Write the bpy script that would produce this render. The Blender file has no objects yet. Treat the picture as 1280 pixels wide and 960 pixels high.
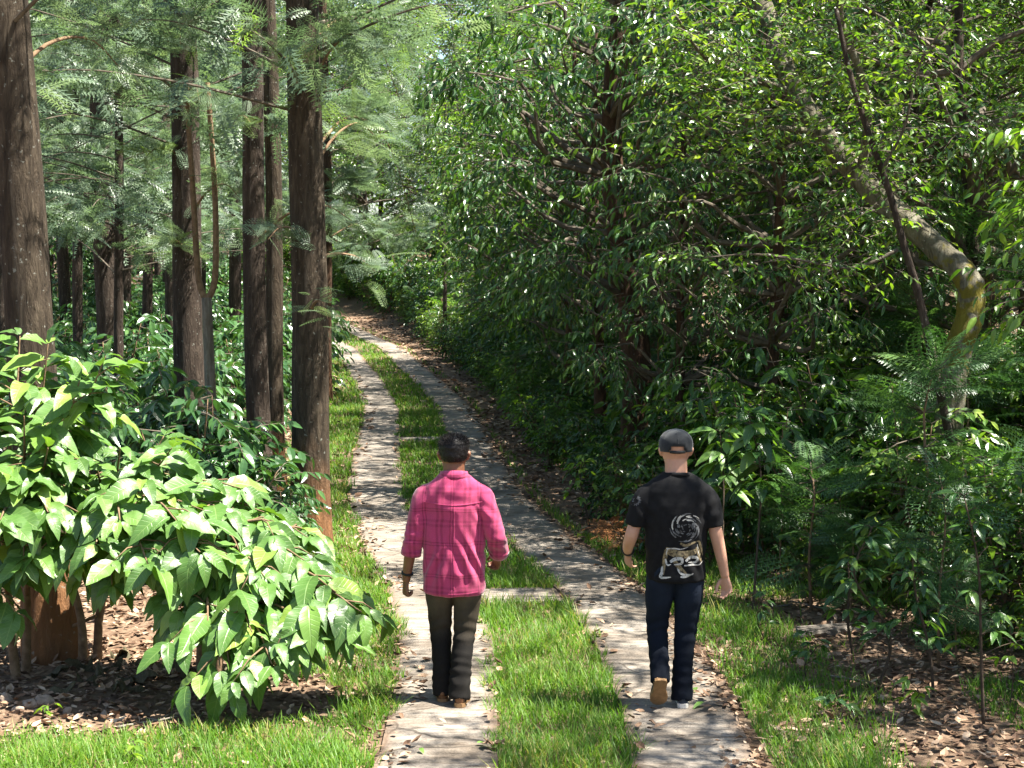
import bpy, math, random
import numpy as np
from mathutils import Vector, Matrix, noise as mnoise

sc = bpy.context.scene
COL = sc.collection
R = math.radians

# ------------------------------------------------------------------ camera
F_PX, CX, CY = 2000.0, 640.0, 480.0          # photograph is 1280 x 960
CAM_Z, PITCH = 2.74, math.atan(140.0 / 2000.0)
cam_d = bpy.data.cameras.new("camera")
cam = bpy.data.objects.new("camera", cam_d)
COL.objects.link(cam)
cam.location = (0, 0, CAM_Z)
cam.rotation_euler = (R(90) - PITCH, 0, 0)
cam_d.sensor_width = 36.0
cam_d.lens = F_PX / 1280.0 * 36.0
cam_d.clip_end = 1500
sc.camera = cam

# ------------------------------------------------------------------ sky and sun
SUN_EL, SUN_AZ = R(63), R(99)                # azimuth from +Y (ahead) towards +X (right)
world = bpy.data.worlds.new("World")
sc.world = world
world.use_nodes = True
wn = world.node_tree
sky = wn.nodes.new("ShaderNodeTexSky")
sky.sky_type = 'NISHITA'
sky.sun_disc = False
sky.sun_elevation = SUN_EL
sky.sun_rotation = SUN_AZ
bg = wn.nodes["Background"]
bg.inputs["Strength"].default_value = 0.06
wn.links.new(sky.outputs[0], bg.inputs["Color"])
sd = Vector((math.sin(SUN_AZ) * math.cos(SUN_EL), math.cos(SUN_AZ) * math.cos(SUN_EL), math.sin(SUN_EL)))
sun_d = bpy.data.lights.new("sun", 'SUN')
sun_d.energy = 5.0
sun_d.angle = R(0.55)
sun_d.color = (1.0, 0.95, 0.86)
sun = bpy.data.objects.new("sun", sun_d)
COL.objects.link(sun)
sun.rotation_euler = sd.to_track_quat('Z', 'Y').to_euler()
sun.location = (20, 15, 40)

sc.view_settings.view_transform = 'Standard'
sc.view_settings.look = 'None'
sc.view_settings.gamma = 1.0
sc.view_settings.use_curve_mapping = False
sc.view_settings.exposure = 2.25

cy = sc.cycles
cy.use_denoising = True
cy.max_bounces = 7
cy.diffuse_bounces = 3
cy.glossy_bounces = 2
cy.transmission_bounces = 4
cy.transparent_max_bounces = 4
cy.caustics_reflective = False
cy.caustics_refractive = False
cy.sample_clamp_indirect = 6.0

# ------------------------------------------------------------------ helpers: objects
def link(name, data=None, parent=None, label=None, cat=None, group=None, kind=None, loc=None):
    o = bpy.data.objects.new(name, data)
    COL.objects.link(o)
    if parent is not None:
        o.parent = parent
    if label: o["label"] = label
    if cat: o["category"] = cat
    if group: o["group"] = group
    if kind: o["kind"] = kind
    if loc is not None: o.location = loc
    return o

def np_mesh(name, V, F, mat=None, tint=None, uv=None, smooth=False):
    """V (n,3), F (m,k) with one k for all faces."""
    V = np.asarray(V, dtype=np.float32); F = np.asarray(F, dtype=np.int32)
    me = bpy.data.meshes.new(name)
    m, k = F.shape
    me.vertices.add(len(V)); me.vertices.foreach_set("co", V.ravel())
    me.loops.add(m * k); me.loops.foreach_set("vertex_index", F.ravel())
    me.polygons.add(m)
    me.polygons.foreach_set("loop_start", np.arange(0, m * k, k, dtype=np.int32))
    me.polygons.foreach_set("loop_total", np.full(m, k, dtype=np.int32))
    me.polygons.foreach_set("use_smooth", np.full(m, bool(smooth)))
    if tint is not None:
        a = me.attributes.new("tint", 'FLOAT', 'POINT')
        a.data.foreach_set("value", np.asarray(tint, dtype=np.float32))
    if uv is not None:
        a = me.attributes.new("luv", 'FLOAT2', 'POINT')
        a.data.foreach_set("vector", np.asarray(uv, dtype=np.float32).ravel())
    me.update(calc_edges=True)
    if mat: me.materials.append(mat)
    return me

def norm(a):
    return a / np.maximum(np.linalg.norm(a, axis=-1, keepdims=True), 1e-9)

def frames(D, U):
    """rotation matrices (n,3,3): local +Y -> D, local +Z ~ U"""
    D = norm(D); X = norm(np.cross(D, U)); Z = np.cross(X, D)
    return np.stack([X, D, Z], axis=-1)

def inst(T, M, P):
    """many copies of template T=(V,F,uv) by matrices M (n,3,3) at P (n,3)"""
    V0, F0, uv0 = T
    n, k = len(P), len(V0)
    V = (np.einsum('nij,kj->nki', M, V0) + P[:, None, :]).reshape(-1, 3)
    F = (F0[None] + (np.arange(n) * k)[:, None, None]).reshape(-1, F0.shape[1])
    uv = np.tile(uv0, (n, 1)) if uv0 is not None else None
    return V, F, uv

class Soup:
    """collects triangles with per-vertex tint and leaf coordinates"""
    def __init__(s): s.V, s.F, s.T, s.U, s.n = [], [], [], [], 0
    def add(s, V, F, tint, uv=None):
        F = np.asarray(F)
        if F.shape[1] == 4:
            F = np.concatenate([F[:, [0, 1, 2]], F[:, [0, 2, 3]]])
        s.V.append(np.asarray(V)); s.F.append(F + s.n)
        s.T.append(np.broadcast_to(np.asarray(tint, dtype=np.float32), (len(V),)).copy())
        s.U.append(np.zeros((len(V), 2)) if uv is None else uv); s.n += len(V)
    def mesh(s, name, mat, smooth=False):
        return np_mesh(name, np.concatenate(s.V), np.concatenate(s.F), mat, np.concatenate(s.T), np.concatenate(s.U), smooth)

def tube(pts, rad, sides=8, cap=True, jitter=0.0, rng=None):
    """tapered tube along a polyline -> V, F(quads)"""
    P = np.asarray(pts, float); r = np.broadcast_to(np.asarray(rad, float), (len(P),))
    tan = norm(np.gradient(P, axis=0))
    ref = np.array([0.31, 0.95, 0.02]); ref = ref if abs(tan[0] @ ref) < 0.9 else np.array([1.0, 0, 0])
    x = norm(np.cross(tan, ref)); y = np.cross(tan, x)
    a = np.linspace(0, 2 * math.pi, sides, endpoint=False)
    rr = r[:, None] * (1 + (jitter * rng.standard_normal((len(P), sides)) if jitter else 0))
    V = P[:, None] + rr[..., None] * (np.cos(a)[None, :, None] * x[:, None] + np.sin(a)[None, :, None] * y[:, None])
    V = V.reshape(-1, 3)
    F = []
    for i in range(len(P) - 1):
        for j in range(sides):
            k = (j + 1) % sides
            F.append((i * sides + j, i * sides + k, (i + 1) * sides + k, (i + 1) * sides + j))
    if cap:
        n = len(V); V = np.vstack([V, P[:1], P[-1:]]); L = (len(P) - 1) * sides
        for j in range(sides):
            k = (j + 1) % sides
            F.append((n, k, j, j)); F.append((n + 1, L + j, L + k, L + k))
    F = np.array(F)
    tri = np.concatenate([F[:, [0, 1, 2]], F[:, [0, 2, 3]]])
    tri = tri[(tri[:, 0] != tri[:, 1]) & (tri[:, 1] != tri[:, 2]) & (tri[:, 0] != tri[:, 2])]
    return V, tri

def curve_pts(ctrl, n):
    """Catmull-Rom through control points"""
    c = np.asarray(ctrl, float); c = np.vstack([2 * c[0] - c[1], c, 2 * c[-1] - c[-2]])
    out = []
    seg = len(c) - 3
    for t in np.linspace(0, seg - 1e-6, n):
        i = int(t); u = t - i
        p0, p1, p2, p3 = c[i], c[i + 1], c[i + 2], c[i + 3]
        out.append(0.5 * (2 * p1 + (p2 - p0) * u + (2 * p0 - 5 * p1 + 4 * p2 - p3) * u * u + (3 * p1 - p0 - 3 * p2 + p3) * u ** 3))
    return np.array(out)

def vnoise(x, y, s=1.0, seed=0.0):
    """cheap smooth value noise, vectorised"""
    x = np.asarray(x, float) / s + seed * 17.31; y = np.asarray(y, float) / s + seed * 9.17
    xi, yi = np.floor(x), np.floor(y); u, v = x - xi, y - yi
    u = u * u * (3 - 2 * u); v = v * v * (3 - 2 * v)
    h = lambda a, b: np.modf(np.abs(np.sin(a * 127.1 + b * 311.7) * 43758.5453))[0]
    return (h(xi, yi) * (1 - u) + h(xi + 1, yi) * u) * (1 - v) + (h(xi, yi + 1) * (1 - u) + h(xi + 1, yi + 1) * u) * v

def sstep(a, b, x):
    t = np.clip((np.asarray(x, float) - a) / (b - a), 0, 1)
    return t * t * (3 - 2 * t)

# ------------------------------------------------------------------ helpers: materials
def material(name):
    m = bpy.data.materials.new(name); m.use_nodes = True
    nt = m.node_tree
    return m, nt, nt.nodes["Principled BSDF"], nt.nodes["Material Output"]

def N(nt, t, **kw):
    n = nt.nodes.new(t)
    for k, v in kw.items(): setattr(n, k, v)
    return n

def ramp(nt, stops):
    n = nt.nodes.new("ShaderNodeValToRGB")
    e = n.color_ramp.elements
    while len(e) < len(stops): e.new(0.5)
    for el, (p, c) in zip(e, stops):
        el.position = p; el.color = (*c, 1)
    return n

def leaf_mat(name, stops, trans, rough=0.38, tmix=0.35, veins=0.0, spec=0.5):
    """glossy two-sided leaf: colour by per-leaf tint, light shining through"""
    m, nt, b, out = material(name)
    L = nt.links
    at = N(nt, "ShaderNodeAttribute", attribute_name="tint")
    oi = N(nt, "ShaderNodeObjectInfo")
    add = N(nt, "ShaderNodeMath", operation='MULTIPLY_ADD'); add.inputs[1].default_value = 0.22
    L.new(oi.outputs["Random"], add.inputs[0])
    sub = N(nt, "ShaderNodeMath", operation='ADD'); sub.inputs[1].default_value = -0.11
    L.new(at.outputs["Fac"], sub.inputs[0]); L.new(sub.outputs[0], add.inputs[2])
    rp = ramp(nt, stops); L.new(add.outputs[0], rp.inputs[0])
    col = rp.outputs[0]
    if veins:
        uv = N(nt, "ShaderNodeAttribute", attribute_name="luv")
        sx = N(nt, "ShaderNodeSeparateXYZ"); L.new(uv.outputs["Vector"], sx.inputs[0])
        ab = N(nt, "ShaderNodeMath", operation='ABSOLUTE'); L.new(sx.outputs[1], ab.inputs[0])
        # midrib: |v| small
        mr = N(nt, "ShaderNodeMapRange"); mr.inputs[1].default_value = 0.02; mr.inputs[2].default_value = 0.09
        mr.inputs[3].default_value = 1; mr.inputs[4].default_value = 0; L.new(ab.outputs[0], mr.inputs[0])
        # side veins run forward from the midrib: sin(u*k - |v|*q)
        ph = N(nt, "ShaderNodeMath", operation='MULTIPLY'); ph.inputs[1].default_value = 62.0; L.new(sx.outputs[0], ph.inputs[0])
        pv = N(nt, "ShaderNodeMath", operation='MULTIPLY_ADD'); pv.inputs[1].default_value = -9.0
        L.new(ab.outputs[0], pv.inputs[0]); L.new(ph.outputs[0], pv.inputs[2])
        sn = N(nt, "ShaderNodeMath", operation='SINE'); L.new(pv.outputs[0], sn.inputs[0])
        s2 = N(nt, "ShaderNodeMapRange"); s2.inputs[1].default_value = 0.82; s2.inputs[2].default_value = 1.0; L.new(sn.outputs[0], s2.inputs[0])
        mx = N(nt, "ShaderNodeMath", operation='MAXIMUM'); L.new(mr.outputs[0], mx.inputs[0])
        h = N(nt, "ShaderNodeMath", operation='MULTIPLY'); h.inputs[1].default_value = 0.5; L.new(s2.outputs[0], h.inputs[0]); L.new(h.outputs[0], mx.inputs[1])
        mc = N(nt, "ShaderNodeMix", data_type='RGBA'); mc.inputs[7].default_value = (0.22, 0.33, 0.10, 1)
        sc2 = N(nt, "ShaderNodeMath", operation='MULTIPLY'); sc2.inputs[1].default_value = veins; L.new(mx.outputs[0], sc2.inputs[0])
        L.new(sc2.outputs[0], mc.inputs[0]); L.new(col, mc.inputs[6]); col = mc.outputs[2]
        bp = N(nt, "ShaderNodeBump"); bp.inputs["Strength"].default_value = 0.5; bp.inputs["Distance"].default_value = 0.004
        bp.invert = True
        L.new(mx.outputs[0], bp.inputs["Height"]); L.new(bp.outputs[0], b.inputs["Normal"])
    L.new(col, b.inputs["Base Color"])
    b.inputs["Roughness"].default_value = rough
    b.inputs["Specular IOR Level"].default_value = spec
    tr = N(nt, "ShaderNodeBsdfTranslucent")
    tm = N(nt, "ShaderNodeMix", data_type='RGBA', blend_type='MULTIPLY'); tm.inputs[0].default_value = 1.0
    tm.inputs[7].default_value = (*trans, 1); L.new(col, tm.inputs[6]); L.new(tm.outputs[2], tr.inputs[0])
    mix = N(nt, "ShaderNodeMixShader"); mix.inputs[0].default_value = tmix
    L.new(b.outputs[0], mix.inputs[1]); L.new(tr.outputs[0], mix.inputs[2]); L.new(mix.outputs[0], out.inputs[0])
    return m

def rough_mat(name, stops, scale=8.0, detail=6.0, rough=0.9, bump=0.5, dist=0.02, stretch=(1, 1, 1), spec=0.25, use_tint=False):
    m, nt, b, out = material(name)
    L = nt.links
    tc = N(nt, "ShaderNodeTexCoord"); mp = N(nt, "ShaderNodeMapping"); mp.inputs["Scale"].default_value = stretch
    L.new(tc.outputs["Object"], mp.inputs[0])
    nz = N(nt, "ShaderNodeTexNoise"); nz.inputs["Scale"].default_value = scale; nz.inputs["Detail"].default_value = detail
    nz.inputs["Roughness"].default_value = 0.65
    L.new(mp.outputs[0], nz.inputs[0])
    rp = ramp(nt, stops)
    if use_tint:
        at = N(nt, "ShaderNodeAttribute", attribute_name="tint")
        ma = N(nt, "ShaderNodeMath", operation='MULTIPLY_ADD'); ma.inputs[1].default_value = 0.25
        L.new(nz.outputs[0], ma.inputs[0])
        m2 = N(nt, "ShaderNodeMath", operation='MULTIPLY'); m2.inputs[1].default_value = 0.8
        L.new(at.outputs["Fac"], m2.inputs[0]); L.new(m2.outputs[0], ma.inputs[2]); L.new(ma.outputs[0], rp.inputs[0])
    else:
        L.new(nz.outputs[0], rp.inputs[0])
    L.new(rp.outputs[0], b.inputs["Base Color"])
    b.inputs["Roughness"].default_value = rough; b.inputs["Specular IOR Level"].default_value = spec
    if bump:
        bp = N(nt, "ShaderNodeBump"); bp.inputs["Strength"].default_value = bump; bp.inputs["Distance"].default_value = dist
        L.new(nz.outputs[0], bp.inputs["Height"]); L.new(bp.outputs[0], b.inputs["Normal"])
    return m
# ------------------------------------------------------------------ the lie of the land
ROAD_Y = np.array([-12, 0, 5, 9.0, 10.4, 11.3, 12.5, 13.5, 15.9, 19.4, 24.9, 29.5, 33, 40, 50, 57, 64, 72, 80, 95], float)
ROAD_X = np.array([0.2, 0.3, .35, .285, .31, .255, .145, .025, -.42, -.96, -1.38, -1.70, -1.98, -2.92, -4.5, -6.4, -8.7, -12.5, -17.5, -30], float)
_yy = np.linspace(-12, 95, 1500)
_xx = np.interp(_yy, ROAD_Y, ROAD_X)
_k = np.ones(31) / 31
_xs = np.convolve(np.pad(_xx, 15, mode='edge'), _k, mode='valid')
def road_x(y): return np.interp(y, _yy, _xs)
SPACING, TRACK_W = 1.44, 0.70

def ground_z(x, y):
    x = np.asarray(x, float); y = np.asarray(y, float)
    h = 0.00105 * np.clip(y - 32, 0, 44) ** 2 + 0.06 * np.clip(y - 76, 0, 60)
    h = h + 1.1 * (1 - sstep(0.5, 7.2, y))                      # the drive rises behind the photographer's side
    off = x - road_x(y)
    away = sstep(1.3, 3.0, np.abs(off))
    h = h + away * (vnoise(x, y, 1.3, 1) - 0.5) * 0.10 + away * (vnoise(x, y, 4.0, 2) - 0.5) * 0.16
    h = h + (vnoise(x, y, 0.35, 3) - 0.5) * 0.03 * sstep(1.15, 1.5, np.abs(off))
    h = h + sstep(2.0, 5.5, off) * sstep(12.5, 17, y) * 0.75      # bank under the forest on the right
    h = h + sstep(6, 40, off) * 2.0 * sstep(6, 30, y)
    return h

_f = np.array([0, math.cos(PITCH), -math.sin(PITCH)]); _u = np.array([0, math.sin(PITCH), math.cos(PITCH)])
def ray(px, py):
    return _f * F_PX + np.array([1.0, 0, 0]) * (px - CX) - _u * (py - CY)
def at(px, py):
    """where the line of sight through a photo pixel meets the ground"""
    d = ray(px, py); o = np.array([0, 0, CAM_Z]); lo = 0.5
    t = np.linspace(2, 95, 4000)
    p = o + d[None] * (t / d[1])[:, None]
    below = p[:, 2] < ground_z(p[:, 0], p[:, 1])
    i = int(np.argmax(below)) if below.any() else len(t) - 1
    return np.array([p[i, 0], p[i, 1], float(ground_z(p[i, 0], p[i, 1]))])
def at_y(px, py, Y):
    d = ray(px, py); return np.array([0, 0, CAM_Z]) + d * (Y / d[1])
def gpt(x, y, dz=0.0): return np.array([x, y, float(ground_z(x, y)) + dz])

# ------------------------------------------------------------------ ground sheet
m_soil, nt, b, out = material("forest_soil")
L = nt.links
tc = N(nt, "ShaderNodeTexCoord")
n1 = N(nt, "ShaderNodeTexNoise"); n1.inputs["Scale"].default_value = 1.1; n1.inputs["Detail"].default_value = 5
n2 = N(nt, "ShaderNodeTexNoise"); n2.inputs["Scale"].default_value = 28; n2.inputs["Detail"].default_value = 8; n2.inputs["Roughness"].default_value = 0.75
vo = N(nt, "ShaderNodeTexVoronoi"); vo.inputs["Scale"].default_value = 22
for n in (n1, n2, vo): L.new(tc.outputs["Object"], n.inputs["Vector"])
r1 = ramp(nt, [(0.3, (0.055, 0.034, 0.022)), (0.55, (0.12, 0.075, 0.048)), (0.75, (0.20, 0.135, 0.09))])
L.new(n2.outputs[0], r1.inputs[0])
r2 = ramp(nt, [(0.0, (0.09, 0.055, 0.035)), (0.5, (0.19, 0.13, 0.085)), (1.0, (0.30, 0.22, 0.15))])
L.new(vo.outputs["Color"], r2.inputs[0])
mx = N(nt, "ShaderNodeMix", data_type='RGBA'); L.new(n1.outputs[0], mx.inputs[0]); L.new(r1.outputs[0], mx.inputs[6]); L.new(r2.outputs[0], mx.inputs[7])
L.new(mx.outputs[2], b.inputs["Base Color"]); b.inputs["Roughness"].default_value = 0.95; b.inputs["Specular IOR Level"].default_value = 0.15
bp = N(nt, "ShaderNodeBump"); bp.inputs["Strength"].default_value = 0.7; bp.inputs["Distance"].default_value = 0.03
L.new(n2.outputs[0], bp.inputs["Height"]); L.new(bp.outputs[0], b.inputs["Normal"])

gx = np.unique(np.concatenate([np.linspace(-260, -30, 24), np.linspace(-30, -9, 43), np.linspace(-9, 9, 181), np.linspace(9, 30, 43), np.linspace(30, 260, 24)]))
gy = np.unique(np.concatenate([np.linspace(-60, 4, 25), np.linspace(4, 24, 201), np.linspace(24, 70, 185), np.linspace(70, 130, 61), np.linspace(130, 420, 30)]))
GX, GY = np.meshgrid(gx, gy)
V = np.stack([GX.ravel(), GY.ravel(), ground_z(GX, GY).ravel()], -1)
nx, ny = len(gx), len(gy)
idx = np.arange(nx * ny).reshape(ny, nx)
Fq = np.stack([idx[:-1, :-1], idx[:-1, 1:], idx[1:, 1:], idx[1:, :-1]], -1).reshape(-1, 4)
link("ground", np_mesh("ground", V, Fq, m_soil, smooth=True), kind="structure")

# ------------------------------------------------------------------ concrete wheel tracks
m_conc, nt, b, out = material("worn_concrete")
L = nt.links
tc = N(nt, "ShaderNodeTexCoord")
uvn = N(nt, "ShaderNodeAttribute", attribute_name="luv")
big = N(nt, "ShaderNodeTexNoise"); big.inputs["Scale"].default_value = 2.2; big.inputs["Detail"].default_value = 6; L.new(tc.outputs["Object"], big.inputs["Vector"])
mp = N(nt, "ShaderNodeMapping"); mp.inputs["Scale"].default_value = (2.5, 26, 1); L.new(uvn.outputs["Vector"], mp.inputs[0])
strk = N(nt, "ShaderNodeTexNoise"); strk.inputs["Scale"].default_value = 1.0; strk.inputs["Detail"].default_value = 5; strk.inputs["Roughness"].default_value = 0.7
strk.inputs["Distortion"].default_value = 0.5
L.new(mp.outputs[0], strk.inputs["Vector"])
fine = N(nt, "ShaderNodeTexNoise"); fine.inputs["Scale"].default_value = 60; fine.inputs["Detail"].default_value = 6; L.new(tc.outputs["Object"], fine.inputs["Vector"])
rc = ramp(nt, [(0.28, (0.13, 0.105, 0.08)), (0.5, (0.235, 0.205, 0.17)), (0.72, (0.33, 0.295, 0.25))]); L.new(big.outputs[0], rc.inputs[0])
rs = ramp(nt, [(0.32, (0.30, 0.25, 0.20)), (0.46, (0.75, 0.72, 0.69)), (0.62, (1.05, 1.05, 1.05))]); L.new(strk.outputs[0], rs.inputs[0])
mu = N(nt, "ShaderNodeMix", data_type='RGBA', blend_type='MULTIPLY'); mu.inputs[0].default_value = 0.85
L.new(rc.outputs[0], mu.inputs[6]); L.new(rs.outputs[0], mu.inputs[7])
rf = ramp(nt, [(0.3, (0.72, 0.72, 0.72)), (0.65, (1.08, 1.08, 1.08))]); L.new(fine.outputs[0], rf.inputs[0])
mu2 = N(nt, "ShaderNodeMix", data_type='RGBA', blend_type='MULTIPLY'); mu2.inputs[0].default_value = 1
L.new(mu.outputs[2], mu2.inputs[6]); L.new(rf.outputs[0], mu2.inputs[7])
# earth worked in along the edges (luv.x is 0..1 across)
sx = N(nt, "ShaderNodeSeparateXYZ"); L.new(uvn.outputs["Vector"], sx.inputs[0])
ed = N(nt, "ShaderNodeMath", operation='SUBTRACT'); ed.inputs[1].default_value = 0.5; L.new(sx.outputs[0], ed.inputs[0])
ea = N(nt, "ShaderNodeMath", operation='ABSOLUTE'); L.new(ed.outputs[0], ea.inputs[0])
en = N(nt, "ShaderNodeMath", operation='MULTIPLY_ADD'); en.inputs[1].default_value = 0.28; L.new(big.outputs[0], en.inputs[0]); L.new(ea.outputs[0], en.inputs[2])
em = N(nt, "ShaderNodeMapRange"); em.inputs[1].default_value = 0.50; em.inputs[2].default_value = 0.64; em.inputs[4].default_value = 0.8; L.new(en.outputs[0], em.inputs[0])
mm = N(nt, "ShaderNodeMix", data_type='RGBA'); mm.inputs[7].default_value = (0.13, 0.085, 0.055, 1)
vc = N(nt, "ShaderNodeTexVoronoi", feature='DISTANCE_TO_EDGE'); vc.inputs["Scale"].default_value = 1.15
wv = N(nt, "ShaderNodeMix", data_type='VECTOR'); wv.inputs[0].default_value = 0.18; L.new(tc.outputs["Object"], wv.inputs[4]); L.new(big.outputs["Color"], wv.inputs[5]); L.new(wv.outputs[1], vc.inputs["Vector"])
cr = N(nt, "ShaderNodeMapRange"); cr.inputs[1].default_value = 0.004; cr.inputs[2].default_value = 0.012; cr.inputs[3].default_value = 0.75; cr.inputs[4].default_value = 0.0; L.new(vc.outputs["Distance"], cr.inputs[0])
cm = N(nt, "ShaderNodeMix", data_type='RGBA'); cm.inputs[7].default_value = (0.05, 0.04, 0.03, 1); L.new(cr.outputs[0], cm.inputs[0]); L.new(mu2.outputs[2], cm.inputs[6])
L.new(em.outputs[0], mm.inputs[0]); L.new(cm.outputs[2], mm.inputs[6]); L.new(mm.outputs[2], b.inputs["Base Color"])
b.inputs["Roughness"].default_value = 0.85; b.inputs["Specular IOR Level"].default_value = 0.3
hs = N(nt, "ShaderNodeMath", operation='ADD'); L.new(strk.outputs[0], hs.inputs[0]); L.new(fine.outputs[0], hs.inputs[1])
bp = N(nt, "ShaderNodeBump"); bp.inputs["Strength"].default_value = 0.55; bp.inputs["Distance"].default_value = 0.012
L.new(hs.outputs[0], bp.inputs["Height"]); L.new(bp.outputs[0], b.inputs["Normal"])

path = link("path", None, kind="structure")
_rng = np.random.default_rng(5)
def road_frame(y):
    """centre, unit normal (to the right) of the drive at depth y"""
    e = 0.15
    dx = (road_x(y + e) - road_x(y - e)) / (2 * e)
    l = np.sqrt(1 + dx * dx)
    return road_x(y), 1 / l, -dx / l
def track_point(y, off):
    cx, nxx, nyy = road_frame(y)
    return cx + off * nxx, y + off * nyy

def strip_slab(y0, y1, offs, top, name):
    """one cast slab following the drive; offs = (left, right) offset from its centre line"""
    ns = max(2, int((y1 - y0) / 0.3) + 1); na = 7
    V, F, U = [], [], []
    ys = np.linspace(y0, y1, ns)
    for i, y in enumerate(ys):
        jl = (vnoise(y, offs[0] * 3, 0.5, 7) - 0.5) * 0.07; jr = (vnoise(y, offs[1] * 3, 0.5, 8) - 0.5) * 0.07
        for j in range(na):
            o = offs[0] + jl + (offs[1] + jr - offs[0] - jl) * j / (na - 1)
            x, yy = track_point(y, o)
            z = float(ground_z(x, yy)) + top + (float(vnoise(x, yy, 0.6, 4)) - 0.5) * 0.012
            if j in (0, na - 1): z -= 0.008
            V.append((x, yy, z)); U.append((j / (na - 1), y))
    n = len(V)
    for (x, y, z), u in zip(list(V), list(U)): V.append((x, y, z - 0.12)); U.append(u)
    g = lambda i, j: i * na + j
    for i in range(ns - 1):
        for j in range(na - 1): F.append((g(i, j), g(i, j + 1), g(i + 1, j + 1), g(i + 1, j)))
        F.append((g(i, 0) + n, g(i, 0), g(i + 1, 0), g(i + 1, 0) + n))
        F.append((g(i, na - 1), g(i, na - 1) + n, g(i + 1, na - 1) + n, g(i + 1, na - 1)))
    for j in range(na - 1):
        F.append((g(0, j) + n, g(0, j + 1) + n, g(0, j + 1), g(0, j)))
        F.append((g(ns - 1, j), g(ns - 1, j + 1), g(ns - 1, j + 1) + n, g(ns - 1, j) + n))
    return link(name, np_mesh(name, V, F, m_conc, uv=U, smooth=False), path)

CROSS = [(13.05, 13.62), (25.6, 26.35)]
for s in (-1, 1):
    y = -6.0
    while y < 88:
        ln = 3.1 + _rng.random() * 0.9
        strip_slab(y, y + ln - 0.012, (s * SPACING / 2 - TRACK_W / 2, s * SPACING / 2 + TRACK_W / 2), 0.030 + _rng.random() * 0.006, "concrete_slab")
        y += ln
for y0, y1 in CROSS:
    strip_slab(y0, y1, (-SPACING / 2 + TRACK_W / 2 - 0.02, SPACING / 2 - TRACK_W / 2 + 0.02), 0.022, "concrete_slab")

# ------------------------------------------------------------------ where grass grows, where litter lies
def off_road(x, y): return x - road_x(y)
def grass_mask(x, y):
    o = off_road(x, y); a = np.abs(o)
    n1 = vnoise(x, y, 0.9, 11); n2 = vnoise(x, y, 0.28, 12)
    inner = SPACING / 2 - TRACK_W / 2; outer = SPACING / 2 + TRACK_W / 2
    mid = (a < inner + 0.11) * (0.55 + 0.6 * n2) * (1.05 - sstep(0.72, 0.95, n1) * 0.7) * (1 - 0.35 * sstep(30, 42, y))
    for y0, y1 in CROSS: mid = mid * (1 - (sstep(y0 - 0.05, y0 + 0.05, y) - sstep(y1 - 0.05, y1 + 0.05, y)))
    # left verge
    wl = np.interp(y, [6, 9.0, 9.6, 10.2, 11, 12.5, 14, 16, 20, 26, 34, 45], [2.5, 2.5, 0.25, 0.25, 0.85, 1.1, 0.75, 0.7, 0.95, 1.0, 0.8, 0.4])
    left = (o < -outer + 0.09) * (1 - sstep(wl * 0.75, wl * 1.15 + 0.05, -o - outer + (n2 - .5) * .3))
    near = (o < -outer - 0.05) * (1 - sstep(8.75, 9.5, y + (n1 - 0.5) * 1.1)) * (0.35 + 0.9 * n2) * (o > -6)
    left = left * (0.3 + 0.9 * n2) + near
    wr = np.interp(y, [6, 9, 10, 11.5, 12.8, 14, 15, 16, 18, 26, 40], [0.9, 0.8, 0.9, 1.0, 0.9, 1.3, 0.9, 0.35, 0.12, 0.1, 0.1])
    right = (o > outer + 0.08) * (1 - sstep(wr * 0.6, wr * 1.2 + 0.05, o - outer + (n2 - .5) * .4)) * (0.15 + 1.0 * n2)
    tuft = (o > outer + 0.1) * (o < outer + 3.0) * sstep(0.68, 0.8, n1) * 0.45 * (y < 16)
    onslab = (a > inner + 0.01 + 0.11 * sstep(.45, .95, n2)) * (a < outer - 0.10 * sstep(.5, .95, n2) * (o < 0))
    return np.clip(mid + left + right + tuft, 0, 1) * (1 - onslab)

def litter_mask(x, y):
    o = off_road(x, y); a = np.abs(o)
    inner = SPACING / 2 - TRACK_W / 2; outer = SPACING / 2 + TRACK_W / 2
    n1 = vnoise(x, y, 0.7, 21)
    out_ = (a > outer - 0.02) * (0.35 + 0.65 * n1)
    edge = (a > outer - 0.22) * (a <= outer - 0.02) * sstep(0.35, 0.8, n1) * 0.38 + (a > inner) * (a < inner + 0.1) * 0.12 * n1
    mid = (a <= inner) * 0.10 * sstep(.5, .8, n1)
    return np.clip(out_ * (1 - 0.72 * grass_mask(x, y)) + edge + mid, 0, 1)

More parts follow.
